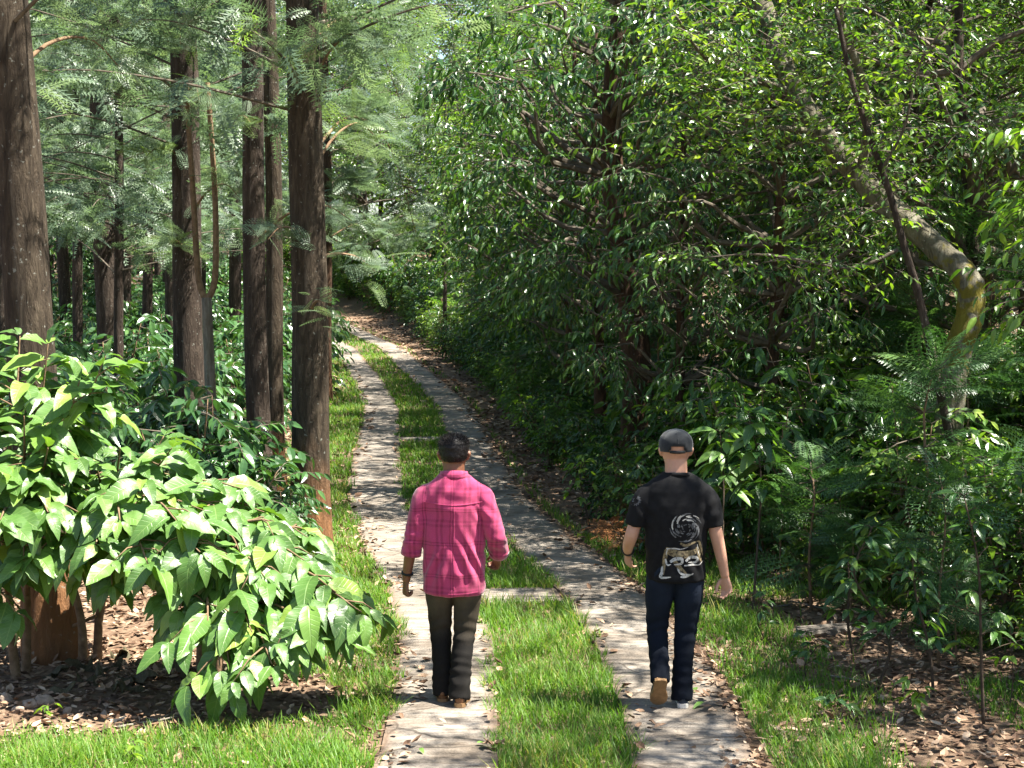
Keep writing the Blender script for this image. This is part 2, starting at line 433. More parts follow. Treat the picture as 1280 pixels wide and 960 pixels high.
# ------------------------------------------------------------------ grass blades
m_grass = leaf_mat("grass_blades", [(0.0, (0.035, 0.085, 0.012)), (0.45, (0.085, 0.19, 0.022)), (0.8, (0.15, 0.26, 0.035)), (0.95, (0.30, 0.28, 0.10))],
                   (1.25, 1.35, 0.6), rough=0.5, tmix=0.45, spec=0.3)
T_BLADE = (np.array([[-.5, 0, 0], [.5, 0, 0], [-.38, .5, .06], [.38, .5, .06], [0, 1, -.05]], float),
           np.array([[0, 1, 3], [0, 3, 2], [2, 3, 4]]), np.array([[0, -.5], [0, .5], [.5, -.5], [.5, .5], [1, 0]], float))
rng = np.random.default_rng(11)
soup = Soup()
for (ya, yb, dens, lo, hi, w) in [(6.5, 10.5, 3600, .05, .15, .0068), (10.5, 14, 2600, .05, .15, .0075), (14, 20, 1500, .05, .14, .010), (20, 32, 750, .06, .14, .014), (32, 62, 300, .07, .15, .022)]:
    xa, xb = (-5.5, 5.5) if ya < 14 else (-2.4, 3.4)
    n = int((xb - xa) * (yb - ya) * dens)
    y = rng.uniform(ya, yb, n); x = rng.uniform(xa, xb, n)
    if ya >= 14: x = x + road_x(y)
    vis = np.abs(x) < y * 0.345 + 1.4
    keep = vis & (rng.random(n) < grass_mask(x, y))
    x, y = x[keep], y[keep]; n = len(x)
    az = rng.uniform(0, 2 * math.pi, n); lean = rng.uniform(0.25, 1.25, n)
    D = np.stack([np.cos(az) * lean, np.sin(az) * lean, np.ones(n)], -1)
    U = np.stack([-np.cos(az), -np.sin(az), lean], -1)
    Ln = rng.uniform(lo, hi, n) * (0.55 + 0.9 * vnoise(x, y, 0.35, 14)); W = w * rng.uniform(.7, 1.4, n)
    M = frames(D, U) * np.stack([W, Ln, Ln], -1)[:, None, :]
    P = np.stack([x, y, ground_z(x, y) + 0.004], -1)
    V, F, uv = inst(T_BLADE, M, P)
    t = np.clip(0.28 + 0.5 * rng.random(n) + 0.25 * (vnoise(x, y, .5, 15) - .5), 0, 0.86)
    t = np.where(rng.random(n) < 0.04 + .16 * sstep(.5, .9, vnoise(x, y, .6, 33)), 0.97, t)
    soup.add(V, F, np.repeat(t, 5), uv)
link("grass", soup.mesh("grass", m_grass), label="short green grass between and beside the concrete wheel tracks", cat="grass", kind="stuff")

# ------------------------------------------------------------------ fallen leaves
m_litter = rough_mat("dry_leaf_litter", [(0.05, (0.045, 0.026, 0.017)), (0.3, (0.11, 0.062, 0.036)), (0.55, (0.21, 0.13, 0.08)), (0.8, (0.34, 0.235, 0.155)), (0.98, (0.46, 0.36, 0.26))],
                     scale=30, rough=0.8, bump=0.3, dist=0.003, use_tint=True)
T_DRY = (np.array([[0, 0, .06], [-.22, .24, .13], [-.25, .58, .17], [.06, 1, .2], [.24, .62, .12], [.23, .26, .15], [0, .48, 0]], float),
         np.array([[0, 6, 1], [1, 6, 2], [2, 6, 3], [3, 6, 4], [4, 6, 5], [5, 6, 0]]), np.array([[0, 0], [.24, -.5], [.6, -.5], [1, 0], [.6, .5], [.26, .5], [.5, 0]], float))
soup = Soup()
for (ya, yb, dens, lo, hi) in [(6.5, 12, 620, .025, .095), (12, 18, 380, .035, .10), (18, 32, 120, .06, .15), (32, 62, 36, .09, .2)]:
    xa, xb = (-5.5, 5.5) if ya < 12 else (-6.5, 6)
    n = int((xb - xa) * (yb - ya) * dens)
    y = rng.uniform(ya, yb, n); x = rng.uniform(xa, xb, n)
    if ya >= 12: x = x + road_x(y)
    keep = (np.abs(x) < y * 0.345 + 1.4) & (rng.random(n) < litter_mask(x, y))
    x, y = x[keep], y[keep]; n = len(x)
    az = rng.uniform(0, 2 * math.pi, n)
    D = np.stack([np.cos(az), np.sin(az), rng.normal(0, .22, n)], -1)
    U = np.stack([rng.normal(0, .35, n), rng.normal(0, .35, n), np.where(rng.random(n) < .4, -1.0, 1.0)], -1)
    Ln = rng.uniform(lo, hi, n); W = Ln * rng.uniform(.6, 1.15, n)
    M = frames(D, U) * np.stack([W, Ln, Ln * rng.uniform(.3, 1.6, n)], -1)[:, None, :]
    o = np.abs(off_road(x, y)); onslab = (o < SPACING / 2 + TRACK_W / 2 + .03) & (o > SPACING / 2 - TRACK_W / 2 - .03)
    P = np.stack([x, y, ground_z(x, y) + 0.008 + 0.022 * rng.random(n) + 0.032 * onslab], -1)
    V, F, uv = inst(T_DRY, M, P)
    soup.add(V, F, np.repeat(rng.random(n), 7), uv)
link("leaf_litter", soup.mesh("leaf_litter", m_litter), label="brown dry leaf litter strewn over the soil beside the drive", cat="leaf litter", kind="stuff")
# ------------------------------------------------------------------ foliage materials
m_coffee = leaf_mat("coffee_leaf", [(0.0, (0.045, 0.10, 0.020)), (0.5, (0.085, 0.18, 0.035)), (0.85, (0.14, 0.26, 0.04)), (1.0, (0.22, 0.32, 0.05))],
                    (1.5, 1.5, 0.5), rough=0.40, tmix=0.30, veins=0.55, spec=0.6)
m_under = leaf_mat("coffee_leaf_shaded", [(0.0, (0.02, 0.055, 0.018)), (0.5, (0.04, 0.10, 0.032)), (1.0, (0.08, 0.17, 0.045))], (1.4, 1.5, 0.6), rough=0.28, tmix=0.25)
m_broad = leaf_mat("forest_leaf", [(0.0, (0.020, 0.050, 0.012)), (0.45, (0.055, 0.125, 0.024)), (0.8, (0.115, 0.205, 0.035)), (1.0, (0.21, 0.29, 0.04))],
                   (1.7, 1.8, 0.55), rough=0.29, tmix=0.36, spec=.6)
m_bright = leaf_mat("bright_forest_leaf", [(0.0, (0.03, 0.075, 0.010)), (0.5, (0.075, 0.165, 0.024)), (1.0, (0.18, 0.28, 0.035))], (1.7, 1.8, 0.5), rough=0.30, tmix=0.42, spec=.6)
m_glossy = leaf_mat("glossy_dark_leaf", [(0.0, (0.014, 0.042, 0.013)), (0.5, (0.028, 0.078, 0.020)), (0.9, (0.055, 0.125, 0.026)), (1.0, (0.10, 0.17, 0.03))],
                    (1.6, 1.8, 0.5), rough=0.27, tmix=0.28, veins=0.25)
m_silver = leaf_mat("silver_oak_leaf", [(0.0, (0.06, 0.10, 0.06)), (0.5, (0.12, 0.18, 0.11)), (0.85, (0.19, 0.25, 0.15)), (1.0, (0.17, 0.26, 0.06))],
                    (1.35, 1.45, 0.9), rough=0.42, tmix=0.40)
m_fern = leaf_mat("fern_leaf", [(0.0, (0.022, 0.06, 0.022)), (0.5, (0.045, 0.11, 0.035)), (1.0, (0.10, 0.19, 0.05))], (1.5, 1.6, 0.7), rough=0.4, tmix=0.36)
m_twig = rough_mat("twig_bark", [(0.3, (0.055, 0.042, 0.030)), (0.6, (0.12, 0.10, 0.075)), (0.8, (0.22, 0.20, 0.16))], scale=14, bump=0.3)
m_stem_dark = rough_mat("dark_stem_bark", [(0.3, (0.03, 0.021, 0.014)), (0.6, (0.07, 0.05, 0.033)), (0.8, (0.12, 0.09, 0.065))], scale=18, bump=0.4)
m_stem_brown = rough_mat("young_stem_bark", [(0.3, (0.10, 0.062, 0.035)), (0.6, (0.20, 0.13, 0.075)), (0.8, (0.30, 0.22, 0.14))], scale=18, bump=0.4)

def bark_mat(name, stops, muddy=0.0, lichen=0.5):
    m, nt, b, out = material(name)
    L = nt.links
    tc = N(nt, "ShaderNodeTexCoord"); mp = N(nt, "ShaderNodeMapping"); mp.inputs["Scale"].default_value = (17, 17, 3.6); L.new(tc.outputs["Object"], mp.inputs[0])
    nz = N(nt, "ShaderNodeTexNoise"); nz.inputs["Scale"].default_value = 1; nz.inputs["Detail"].default_value = 7; nz.inputs["Roughness"].default_value = 0.7; nz.inputs["Distortion"].default_value = 0.6
    L.new(mp.outputs[0], nz.inputs[0])
    rp = ramp(nt, stops); L.new(nz.outputs[0], rp.inputs[0])
    col = rp.outputs[0]
    if muddy:
        sx = N(nt, "ShaderNodeSeparateXYZ"); L.new(tc.outputs["Object"], sx.inputs[0])
        n3 = N(nt, "ShaderNodeTexNoise"); n3.inputs["Scale"].default_value = 2.5; L.new(tc.outputs["Object"], n3.inputs[0])
        ad = N(nt, "ShaderNodeMath", operation='MULTIPLY_ADD'); ad.inputs[1].default_value = 1.6; L.new(n3.outputs[0], ad.inputs[0]); L.new(sx.outputs[2], ad.inputs[2])
        mr = N(nt, "ShaderNodeMapRange"); mr.inputs[1].default_value = 1.0; mr.inputs[2].default_value = 1.9; mr.inputs[3].default_value = muddy; mr.inputs[4].default_value = 0; L.new(ad.outputs[0], mr.inputs[0])
        mx = N(nt, "ShaderNodeMix", data_type='RGBA'); mx.inputs[7].default_value = (0.27, 0.125, 0.05, 1); L.new(mr.outputs[0], mx.inputs[0]); L.new(col, mx.inputs[6]); col = mx.outputs[2]
    ln = N(nt, "ShaderNodeTexNoise"); ln.inputs["Scale"].default_value = 26; ln.inputs["Detail"].default_value = 3; L.new(tc.outputs["Object"], ln.inputs[0])
    lr = N(nt, "ShaderNodeMapRange"); lr.inputs[1].default_value = 0.66; lr.inputs[2].default_value = 0.72; lr.inputs[4].default_value = lichen; L.new(ln.outputs[0], lr.inputs[0])
    ml = N(nt, "ShaderNodeMix", data_type='RGBA'); ml.inputs[7].default_value = (0.34, 0.35, 0.30, 1); L.new(lr.outputs[0], ml.inputs[0]); L.new(col, ml.inputs[6])
    L.new(ml.outputs[2], b.inputs["Base Color"]); b.inputs["Roughness"].default_value = 0.9; b.inputs["Specular IOR Level"].default_value = 0.2
    bp = N(nt, "ShaderNodeBump"); bp.inputs["Strength"].default_value = 1.0; bp.inputs["Distance"].default_value = 0.06
    L.new(nz.outputs[0], bp.inputs["Height"]); L.new(bp.outputs[0], b.inputs["Normal"])
    return m
m_oakbark = bark_mat("silver_oak_bark", [(0.3, (0.018, 0.013, 0.009)), (0.5, (0.052, 0.038, 0.025)), (0.72, (0.11, 0.085, 0.058))], muddy=0.75)
m_darkbark = bark_mat("dark_bark", [(0.3, (0.02, 0.015, 0.011)), (0.5, (0.05, 0.036, 0.027)), (0.72, (0.11, 0.085, 0.065))], lichen=0.6)
m_redbark = bark_mat("red_brown_bark", [(0.3, (0.028, 0.016, 0.010)), (0.5, (0.065, 0.036, 0.021)), (0.72, (0.12, 0.07, 0.042))], muddy=0.2, lichen=0.3)

# ------------------------------------------------------------------ leaf templates (local +Y along the leaf)
def leaf_small(w=0.42):
    V = np.array([[0, 0, 0], [-.42 * w, .26, .05], [-.46 * w, .6, .04], [0, 1, -.12], [.46 * w, .6, .04], [.42 * w, .26, .05], [0, .45, -.02]], float)
    F = np.array([[0, 6, 1], [1, 6, 2], [2, 6, 3], [3, 6, 4], [4, 6, 5], [5, 6, 0]])
    return V, F, np.stack([V[:, 1], V[:, 0] / w * 2], -1)

def leaf_grid(w=0.42, nl=5, na=3, droop=0.25, fold=0.10, wave=0.0, skew=0.0, tip=1.5, ph=0.0):
    """pointed oval leaf, nl cross rows, na points each side of the midrib"""
    V, U = [], []
    u = np.linspace(0, 1, nl)
    cols = np.linspace(-1, 1, 2 * na - 1)
    for i, t in enumerate(u):
        s = (math.sin(math.pi * min(t, 1) ** 0.85) ** 0.8) * (1 - 0.25 * t ** tip) if 0 < t < 1 else 0
        for c in cols:
            x = c * s * w * 0.5
            z = -droop * t * t + fold * abs(c) * s * w + wave * math.sin(t * 17 + ph + (2 if c > 0 else 0)) * abs(c) ** 2 * s
            V.append((x + skew * t * t, t * (1 - 0.12 * droop * t), z)); U.append((t, c))
    n = 2 * na - 1
    F = []
    for i in range(nl - 1):
        for j in range(n - 1):
            a, b_, c, d = i * n + j, i * n + j + 1, (i + 1) * n + j + 1, (i + 1) * n + j
            if i == 0:
                F.append((a + (n - 1) // 2 - j, c, d))
            elif i == nl - 2:
                F.append((a, b_, (i + 1) * n + (n - 1) // 2))
            else:
                F += [(a, b_, c), (a, c, d)]
    V, F, U = np.array(V), np.array(F), np.array(U)
    used = np.unique(F); rm = -np.ones(len(V), int); rm[used] = np.arange(len(used))
    return V[used], rm[F], U[used]

T_SMALL = leaf_small(0.44)
T_MED = leaf_grid(0.40, 5, 2, 0.22, 0.14)
T_LONG = leaf_grid(0.30, 5, 2, 0.34, 0.16)

def frond_template(npair=9, lob=4, w=0.55, thin=0.05):
    """feather leaf: a rachis with pairs of pinnae, each cut into narrow lobes"""
    V, F, U = [], [], []
    def tri(a, b_, c, u):
        n = len(V); V.extend([a, b_, c]); F.append((n, n + 1, n + 2)); U.extend([u] * 3)
    rach = lambda t: np.array([0, t, -0.22 * t * t])
    for i in range(5):
        a, b_ = rach(i / 5), rach((i + 1) / 5); o = np.array([0.009 * (1 - i / 6), 0, 0])
        tri(a - o, a + o, b_, (i / 5, 0))
    for i in range(npair):
        t = 0.12 + 0.86 * i / (npair - 1)
        ln = w * 0.5 * (math.sin(math.pi * (0.18 + 0.74 * t)) ** 0.7)
        for s in (-1, 1):
            p0 = rach(t); d = norm(np.array([s * 0.86, 0.5, -0.12])); q = norm(np.array([-s * d[1], abs(d[0]), 0]))
            tri(p0, p0 + d * ln * .5 + q * thin * .35, p0 + d * ln, (t, s))          # the pinna's own blade
            for k in range(lob):
                f = 0.2 + 0.62 * k / max(1, lob - 1)
                base = p0 + d * ln * f; ll = ln * 0.48 * (1 - 0.5 * f)
                for ss in (-1, 1):
                    dd = norm(d * 0.75 + q * ss * 0.8)
                    perp = np.array([-dd[1], dd[0], 0]) * thin * 0.32 * (1 - .3 * f)
                    tri(base - perp, base + perp, base + dd * ll + np.array([0, 0, -.02]), (t, s))
    return np.array(V), np.array(F), np.array(U, float)
T_FROND = frond_template(8, 1, 0.62, 0.10)
T_FROND_FINE = frond_template(10, 3, 0.64, 0.045)
T_FERN = frond_template(15, 3, 0.46, 0.06)

# ------------------------------------------------------------------ twigs that carry leaves
def sprays(rng, soup, O, D, L, nleaf, size, T, droop=0.25, ldroop=0.3, opposite=False, base_t=0.5, spread=0.35, start=0.15, flat=0.45, twig=None, tip_light=0.2):
    """O origins, D directions, L lengths of twigs; leaves are added to soup, twig prisms to twig"""
    n = len(O); D = norm(D); up = np.array([0, 0, 1.0])
    S = norm(np.cross(D, up) + rng.normal(0, .12, (n, 3)))
    tw = base_t + rng.normal(0, .16, n)
    for j in range(nleaf):
        t = start + (1 - start) * (j + 1) / nleaf
        P = O + D * (L * t)[:, None]; P[:, 2] -= droop * L * t * t
        Dt = D.copy(); Dt[:, 2] -= 2 * droop * t
        last = (j == nleaf - 1)
        sides = [0] if last else ([-1, 1] if opposite else [1 if j % 2 else -1])
        for s in sides:
            d = norm(Dt) * (1.0 if last else .5) + s * S * .8 + rng.normal(0, spread * .6, (n, 3)); d[:, 2] -= ldroop * rng.uniform(.3, 1.5, n)
            U = up[None] + rng.normal(0, flat, (n, 3))
            sz = size * rng.uniform(.62, 1.2, n)
            M = frames(d, U) * sz[:, None, None]
            V, F, uv = inst(T, M, P)
            tint = np.clip(tw + rng.normal(0, .18, n) + (tip_light * (t - .5)) + .35 * (rng.random(n) < .05), 0, 1)
            soup.add(V, F, np.repeat(tint, len(T[0])), uv)
    if twig is not None:
        a = np.linspace(0, 2 * math.pi, 3, endpoint=False)
        Z = np.cross(S, D)
        rings = []
        for t, r in ((0, .006), (.5, .0045), (1, .0015)):
            c = O + D * (L * t)[:, None]; c[:, 2] -= droop * L * t * t
            rr = r * (L / 0.5) ** .5
            rings.append(c[:, None] + rr[:, None, None] * (np.cos(a)[None, :, None] * S[:, None] + np.sin(a)[None, :, None] * Z[:, None]))
        V = np.stack(rings, 1).reshape(n, 9, 3)
        f0 = []
        for i in range(2):
            for k in range(3):
                q = (k + 1) % 3
                f0 += [(i * 3 + k, i * 3 + q, i * 3 + 3 + q), (i * 3 + k, i * 3 + 3 + q, i * 3 + 3 + k)]
        F = (np.array(f0)[None] + (np.arange(n) * 9)[:, None, None]).reshape(-1, 3)
        twig.add(V.reshape(-1, 3), F, 0.5)

def rand_dirs(rng, n, zlo=-1, zhi=1):
    z = rng.uniform(zlo, zhi, n); a = rng.uniform(0, 2 * math.pi, n); r = np.sqrt(1 - z * z)
    return np.stack([r * np.cos(a), r * np.sin(a), z], -1)

def limbs(rng, soup, trunk_pts, trunk_r, targets, r0=0.05):
    for c in targets:
        k = np.argmin(np.abs(trunk_pts[:, 2] - (c[2] - 0.45 * np.linalg.norm(c[:2] - trunk_pts[len(trunk_pts) // 2, :2]))))
        k = min(max(k, len(trunk_pts) // 4), len(trunk_pts) - 1)
        a = trunk_pts[k]; l = np.linalg.norm(c - a)
        m1 = a + (c - a) * .35 + rng.normal(0, .07 * l, 3); m2 = a + (c - a) * .7 + rng.normal(0, .07 * l, 3)
        pts = curve_pts([a, m1, m2, c], 8)
        rr = min(r0, trunk_r[k] * .7, .045)
        soup.add(*tube(pts, np.linspace(rr, .008, 8), 6), 0.5)

# ---- whole tree kinds: (trunk mesh, crown mesh, branch mesh), made once and shared
def make_tree(seed, h, crown_c, crown_r, nclump, nspray, nleaf, size, T, leafm, barkm, clump_r=0.8, tr=0.10, slen=0.55, droop=0.3, ldroop=0.45, base_t=.45, skirt=0.0, opposite=False, lean=0.0):
    rng = np.random.default_rng(seed)
    top = np.array([lean * h, rng.normal(0, .1), h])
    tp = curve_pts([(0, 0, -0.25), (rng.normal(0, .05), rng.normal(0, .05), h * .2), (lean * h * .4 + rng.normal(0, .15), rng.normal(0, .15), h * .6), top], 14)
    trad = np.linspace(tr, tr * .25, 14); trad[0] *= 1.5; trad[1] *= 1.15
    ts = Soup(); ts.add(*tube(tp, trad, 10, jitter=.05, rng=rng), 0.5)
    cc, cr = np.array(crown_c, float), np.array(crown_r, float)
    dirs = rand_dirs(rng, nclump, -0.9 if skirt else -0.55, 1)
    rad = rng.uniform(.45, 1.0, nclump) ** .6
    C = cc + dirs * rad[:, None] * cr
    leaves, twigs = Soup(), Soup()
    limbs(rng, twigs, tp, trad, C, tr * .5)
    n = nclump * nspray
    ci = np.repeat(np.arange(nclump), nspray)
    d = norm(rand_dirs(rng, n, -.6, .9) + 0.55 * dirs[ci])
    O = C[ci] + d * (clump_r * rng.uniform(0.0, .62, n))[:, None] * np.array([1, 1, .75])
    dd = d.copy(); dd[:, 2] = dd[:, 2] * .55 - .05
    ctint = rng.normal(0, .10, nclump)[ci]
    sprays(rng, leaves, O, dd, slen * rng.uniform(.6, 1.3, n), nleaf, size, T, droop=droop, ldroop=ldroop, base_t=base_t + ctint, twig=twigs, opposite=opposite)
    return (ts.mesh("trunk", barkm, True), leaves.mesh("crown", leafm), twigs.mesh("branches", m_twig))

def plant_tree(kind, x, y, s, rz, name, label, cat="tree", group=None, dz=0.0, sz=None, tilt=(0, 0)):
    o = link(name, None, None, label, cat, group, None, gpt(x, y, dz))
    o.rotation_euler = (tilt[0], tilt[1], rz); o.scale = (s, s, sz or s)
    link("trunk", kind[0], o)
    link("crown", kind[1], o, kind="stuff")
    if len(kind) > 2: link("branches", kind[2], o, kind="stuff")
    return o

# small-leaved forest trees, glossy large-leaved trees
K_SMALL = [make_tree(101, 6.2, (0, 0, 3.9), (2.1, 2.1, 2.9), 46, 30, 6, .088, T_SMALL, m_broad, m_darkbark, .95, .09, .40, droop=.12, ldroop=.25, skirt=1),
           make_tree(102, 6.6, (.2, 0, 4.1), (2.3, 2.0, 3.0), 48, 30, 6, .082, T_SMALL, m_bright, m_darkbark, .95, .08, .42, droop=.12, ldroop=.25, skirt=1, base_t=.5),
           make_tree(103, 5.6, (0, .2, 3.5), (1.9, 2.2, 2.8), 44, 30, 6, .098, T_SMALL, m_broad, m_darkbark, .9, .08, .40, droop=.15, ldroop=.3, skirt=1, lean=.08)]
K_GLOSS = [make_tree(111, 5.8, (0, 0, 3.5), (1.9, 1.9, 2.8), 36, 12, 7, .175, T_LONG, m_glossy, m_redbark, .8, .12, .48, droop=.3, ldroop=.55, skirt=1),
           make_tree(112, 6.2, (0, 0, 3.9), (2.1, 2.0, 2.9), 38, 12, 7, .160, T_LONG, m_glossy, m_redbark, .85, .12, .5, droop=.3, ldroop=.5, skirt=1, base_t=.55)]
K_OPEN = [make_tree(121, 7.6, (-.3, 0, 6.3), (2.6, 2.6, 1.7), 30, 24, 6, .092, T_SMALL, m_broad, m_darkbark, .9, .10, .42, droop=.12, ldroop=.25)]

# understorey shrubs
def make_shrub(seed, h, r, nstem, nspray, nleaf, size, T, leafm, slen=.4, droop=.25, ldroop=.35, opposite=False, base_t=.5, zlo=.15, sr=.012):
    rng = np.random.default_rng(seed)
    ss, leaves, twigs = Soup(), Soup(), Soup()
    O, D = [], []
    for i in range(nstem):
        a = rng.uniform(0, 2 * math.pi); e = np.array([math.cos(a), math.sin(a), 0]) * r * rng.uniform(.15, .75)
        hh = h * rng.uniform(.65, 1.0)
        pts = curve_pts([np.array([rng.normal(0, .05), rng.normal(0, .05), -.08]), e * .3 + [0, 0, hh * .4], e * .75 + [0, 0, hh * .75], e + [0, 0, hh]], 10)
        ss.add(*tube(pts, np.linspace(sr, sr * .25, 10), 6), 0.5)
        k = max(2, nspray // nstem)
        for q in range(k):
            t = zlo + (1 - zlo) * (q + rng.random()) / k
            p = pts[min(9, int(t * 9.99))]
            d = rand_dirs(rng, 1, -.1, .55)[0]
            O.append(p); D.append(d)
    O, D = np.array(O), np.array(D); n = len(O)
    f = 1.15 - .6 * np.clip(O[:, 2] / h, 0, 1)
    sprays(rng, leaves, O, D, slen * rng.uniform(.6, 1.3, n) * f * 1.2, nleaf, size, T, droop, ldroop, opposite, base_t, twig=twigs)
    return (ss.mesh("stem", m_stem_brown, True), leaves.mesh("foliage", leafm), twigs.mesh("branches", m_twig))
def plant_shrub(kind, x, y, s, rz, name, label, cat="shrub", group=None, sz=None, dz=0.0):
    o = link(name, None, None, label, cat, group, None, gpt(x, y, dz))
    o.rotation_euler = (0, 0, rz); o.scale = (s, s, sz or s)
    link("stem", kind[0], o); link("foliage", kind[1], o, kind="stuff"); link("branches", kind[2], o, kind="stuff")
    return o
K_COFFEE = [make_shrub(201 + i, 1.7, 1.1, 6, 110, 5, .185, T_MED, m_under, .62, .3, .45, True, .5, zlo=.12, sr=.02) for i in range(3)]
K_SHRUB = [make_shrub(211, 1.5, .8, 9, 170, 7, .10, T_SMALL, m_broad, .42), make_shrub(212, 1.3, .8, 8, 150, 7, .115, T_SMALL, m_bright, .42, base_t=.4),
           make_shrub(213, 1.4, .8, 8, 100, 5, .17, T_MED, m_glossy, .42, ldroop=.55)]

def make_fern(seed, n, ln, h, T=None, leafm=None, up=.8):
    """plume of feather fronds from one stem"""
    T = T or T_FROND_FINE; rng = np.random.default_rng(seed); ss, lv, tw = Soup(), Soup(), Soup()
    pts = curve_pts([(0, 0, -.06), (.03, 0, h * .4), (-.02, .03, h * .8), (.02, 0, h)], 8)
    ss.add(*tube(pts, np.linspace(.013, .005, 8), 6), .5)
    t = rng.random(n) ** .8
    P = pts[np.minimum(7, (2 + t * 5.99).astype(int))]
    d = rand_dirs(rng, n, -.3, .6); d[:, 2] += .5 * up * (t - .4)
    U = np.array([0, 0, 1.0]) + rng.normal(0, .45, (n, 3))
    M = frames(d, U) * (ln * rng.uniform(.6, 1.15, n))[:, None, None]
    V, F, uv = inst(T, M, P); lv.add(V, F, np.repeat(np.clip(.5 + rng.normal(0, .2, n), 0, 1), len(T[0])), uv)
    for i in range(n):
        q = P[i] + norm(d[i]) * ln * .25
        tw.add(*tube([P[i], q], [.004, .003], 4, cap=False), .5)
    return (ss.mesh("stem", m_stem_brown, True), lv.mesh("fronds", leafm or m_fern), tw.mesh("branches", m_twig))
K_FERN = [make_fern(221, 40, .42, 1.0), make_fern(222, 34, .38, .8), make_fern(223, 52, .45, 1.5)]

# silver oak: tall straight trunk, open crown of feather leaves on long ascending limbs
def make_oak_crown(seed, z0, z1, r, nlimb, per, ln):
    rng = np.random.default_rng(seed); lv, br = Soup(), Soup()
    O, D = [], []
    for i in range(nlimb):
        z = z0 + (z1 - z0) * (i + rng.random()) / nlimb; a = rng.uniform(0, 2 * math.pi)
        l = r * rng.uniform(.55, 1.1) * (1.15 - .55 * (z - z0) / (z1 - z0))
        e = np.array([math.cos(a) * l, math.sin(a) * l, z + l * rng.uniform(.0, .55)])
        pts = curve_pts([(0, 0, z), e * .4 + np.array([0, 0, z * .6 + .05]), e * .75 + np.array([0, 0, z * .25]), e - [0, 0, .15]], 10)
        br.add(*tube(pts, np.linspace(.018, .004, 10), 5), .5)
        for q in range(4):                                           # tufts along the limb, with gaps between
            t = .3 + .7 * (q + rng.random()) / 4; c = pts[min(9, int(t * 9.99))] + rng.normal(0, .16, 3)
            for w in range(per // 4):
                O.append(c + rng.normal(0, .10, 3)); D.append(rand_dirs(rng, 1, -.8, .6)[0] + .3 * norm(e - [0, 0, z]))
    O, D = np.array(O), np.array(D); n = len(O)
    U = np.array([0, 0, 1.0]) + rng.normal(0, .7, (n, 3))
    M = frames(D, U) * (ln * rng.uniform(.6, 1.2, n))[:, None, None]
    V, F, uv = inst(T_FROND, M, O)
    lv.add(V, F, np.repeat(np.clip(.5 + rng.normal(0, .2, n), 0, 1), len(T_FROND[0])), uv)
    return lv.mesh("crown", m_silver), br.mesh("branches", m_twig)
K_OAK = [make_oak_crown(301, 3.2, 8.6, 2.3, 34, 30, .46), make_oak_crown(302, 2.9, 8.2, 2.4, 34, 30, .44), make_oak_crown(303, 4.2, 9.0, 2.3, 30, 30, .46)]

LEAN = {}
def silver_oak(px, py, Y, wpx, leanpx, crown, label, group=None, hgt=14.0, mat=None, name="silver_oak_tree", crown_rot=None, scale=1.0):
    """trunk whose foot is seen at photo column px at distance Y; leanpx = sideways shift of the trunk per 400 px of height"""
    d = ray(px, py); x = d[0] / d[1] * Y
    base = gpt(x, Y); o = link(name, None, None, label, "tree", group, None, base)
    rng = np.random.default_rng(int(abs(px) * 7 + Y * 13))
    r = wpx / 2 / F_PX * Y; lx = leanpx / 400.0
    zs = np.linspace(-.3, hgt, 30)
    bend = np.stack([zs * lx + .03 * np.sin(zs * .8 + rng.random() * 6), .03 * np.sin(zs * .6 + rng.random() * 6), zs], -1)
    rad = r * (1.06 - .035 * np.clip(zs, 0, 20)) * (1 + .55 * np.exp(-np.clip(zs, 0, 9) * 4.5))
    s = Soup(); s.add(*tube(bend, np.clip(rad, .02, 9), 20, jitter=.022, rng=rng), .5)
    link("trunk", s.mesh("trunk", mat or m_oakbark, True), o); LEAN[o.name] = lx
    if crown is not None:
        c = link("crown", K_OAK[crown][0], o, kind="stuff"); bq = link("branches", K_OAK[crown][1], o, kind="stuff")
        for k in (c, bq):
            k.rotation_mode = 'ZYX'; k.rotation_euler = (0, lx, crown_rot if crown_rot is not None else rng.uniform(0, 6.28)); k.scale = (scale,) * 3
    return o
# ------------------------------------------------------------------ silver oaks on the left
OAKS = []
GO = "silver oaks standing among the coffee"
OAKS.append(silver_oak(72, 818, 11.4, 60, -26, 2, "thick silver oak trunk rising out of the big sunlit coffee bush"))
OAKS.append(silver_oak(243, 614, 20.0, 38, -6, 2, "dark silver oak trunk behind the forked pale sapling", mat=m_darkbark))
OAKS.append(silver_oak(330, 640, 17.6, 29, -8, None, "slim dark silver oak trunk, one of three close together beside the path", mat=m_darkbark))
OAKS.append(silver_oak(349, 630, 19.0, 22, -6, None, "thinnest brown silver oak trunk squeezed between a slim and a thick one"))
OAKS.append(silver_oak(386, 693, 15.4, 46, 1, 2, "thick silver oak trunk with orange brown foot next to the path edge", crown_rot=1.0))
OAKS.append(silver_oak(409, 495, 34.0, 14, 0, 1, "orange footed silver oak at the path bend behind the thick one", mat=m_redbark))
for px, Y, w, ln, c in [(102, 31, 13, -4, 0), (140, 29, 32, -6, 1), (186, 37, 13, 0, 2), (10, 26, 16, -5, 0), (215, 35, 15, -3, 1), (295, 42, 16, 0, 2), (160, 46, 14, 3, 0)]:
    silver_oak(px, 500, Y, w, ln, c, "slender dark trunk deep in the shaded coffee plantation", GO, mat=m_darkbark)
rng = np.random.default_rng(77)
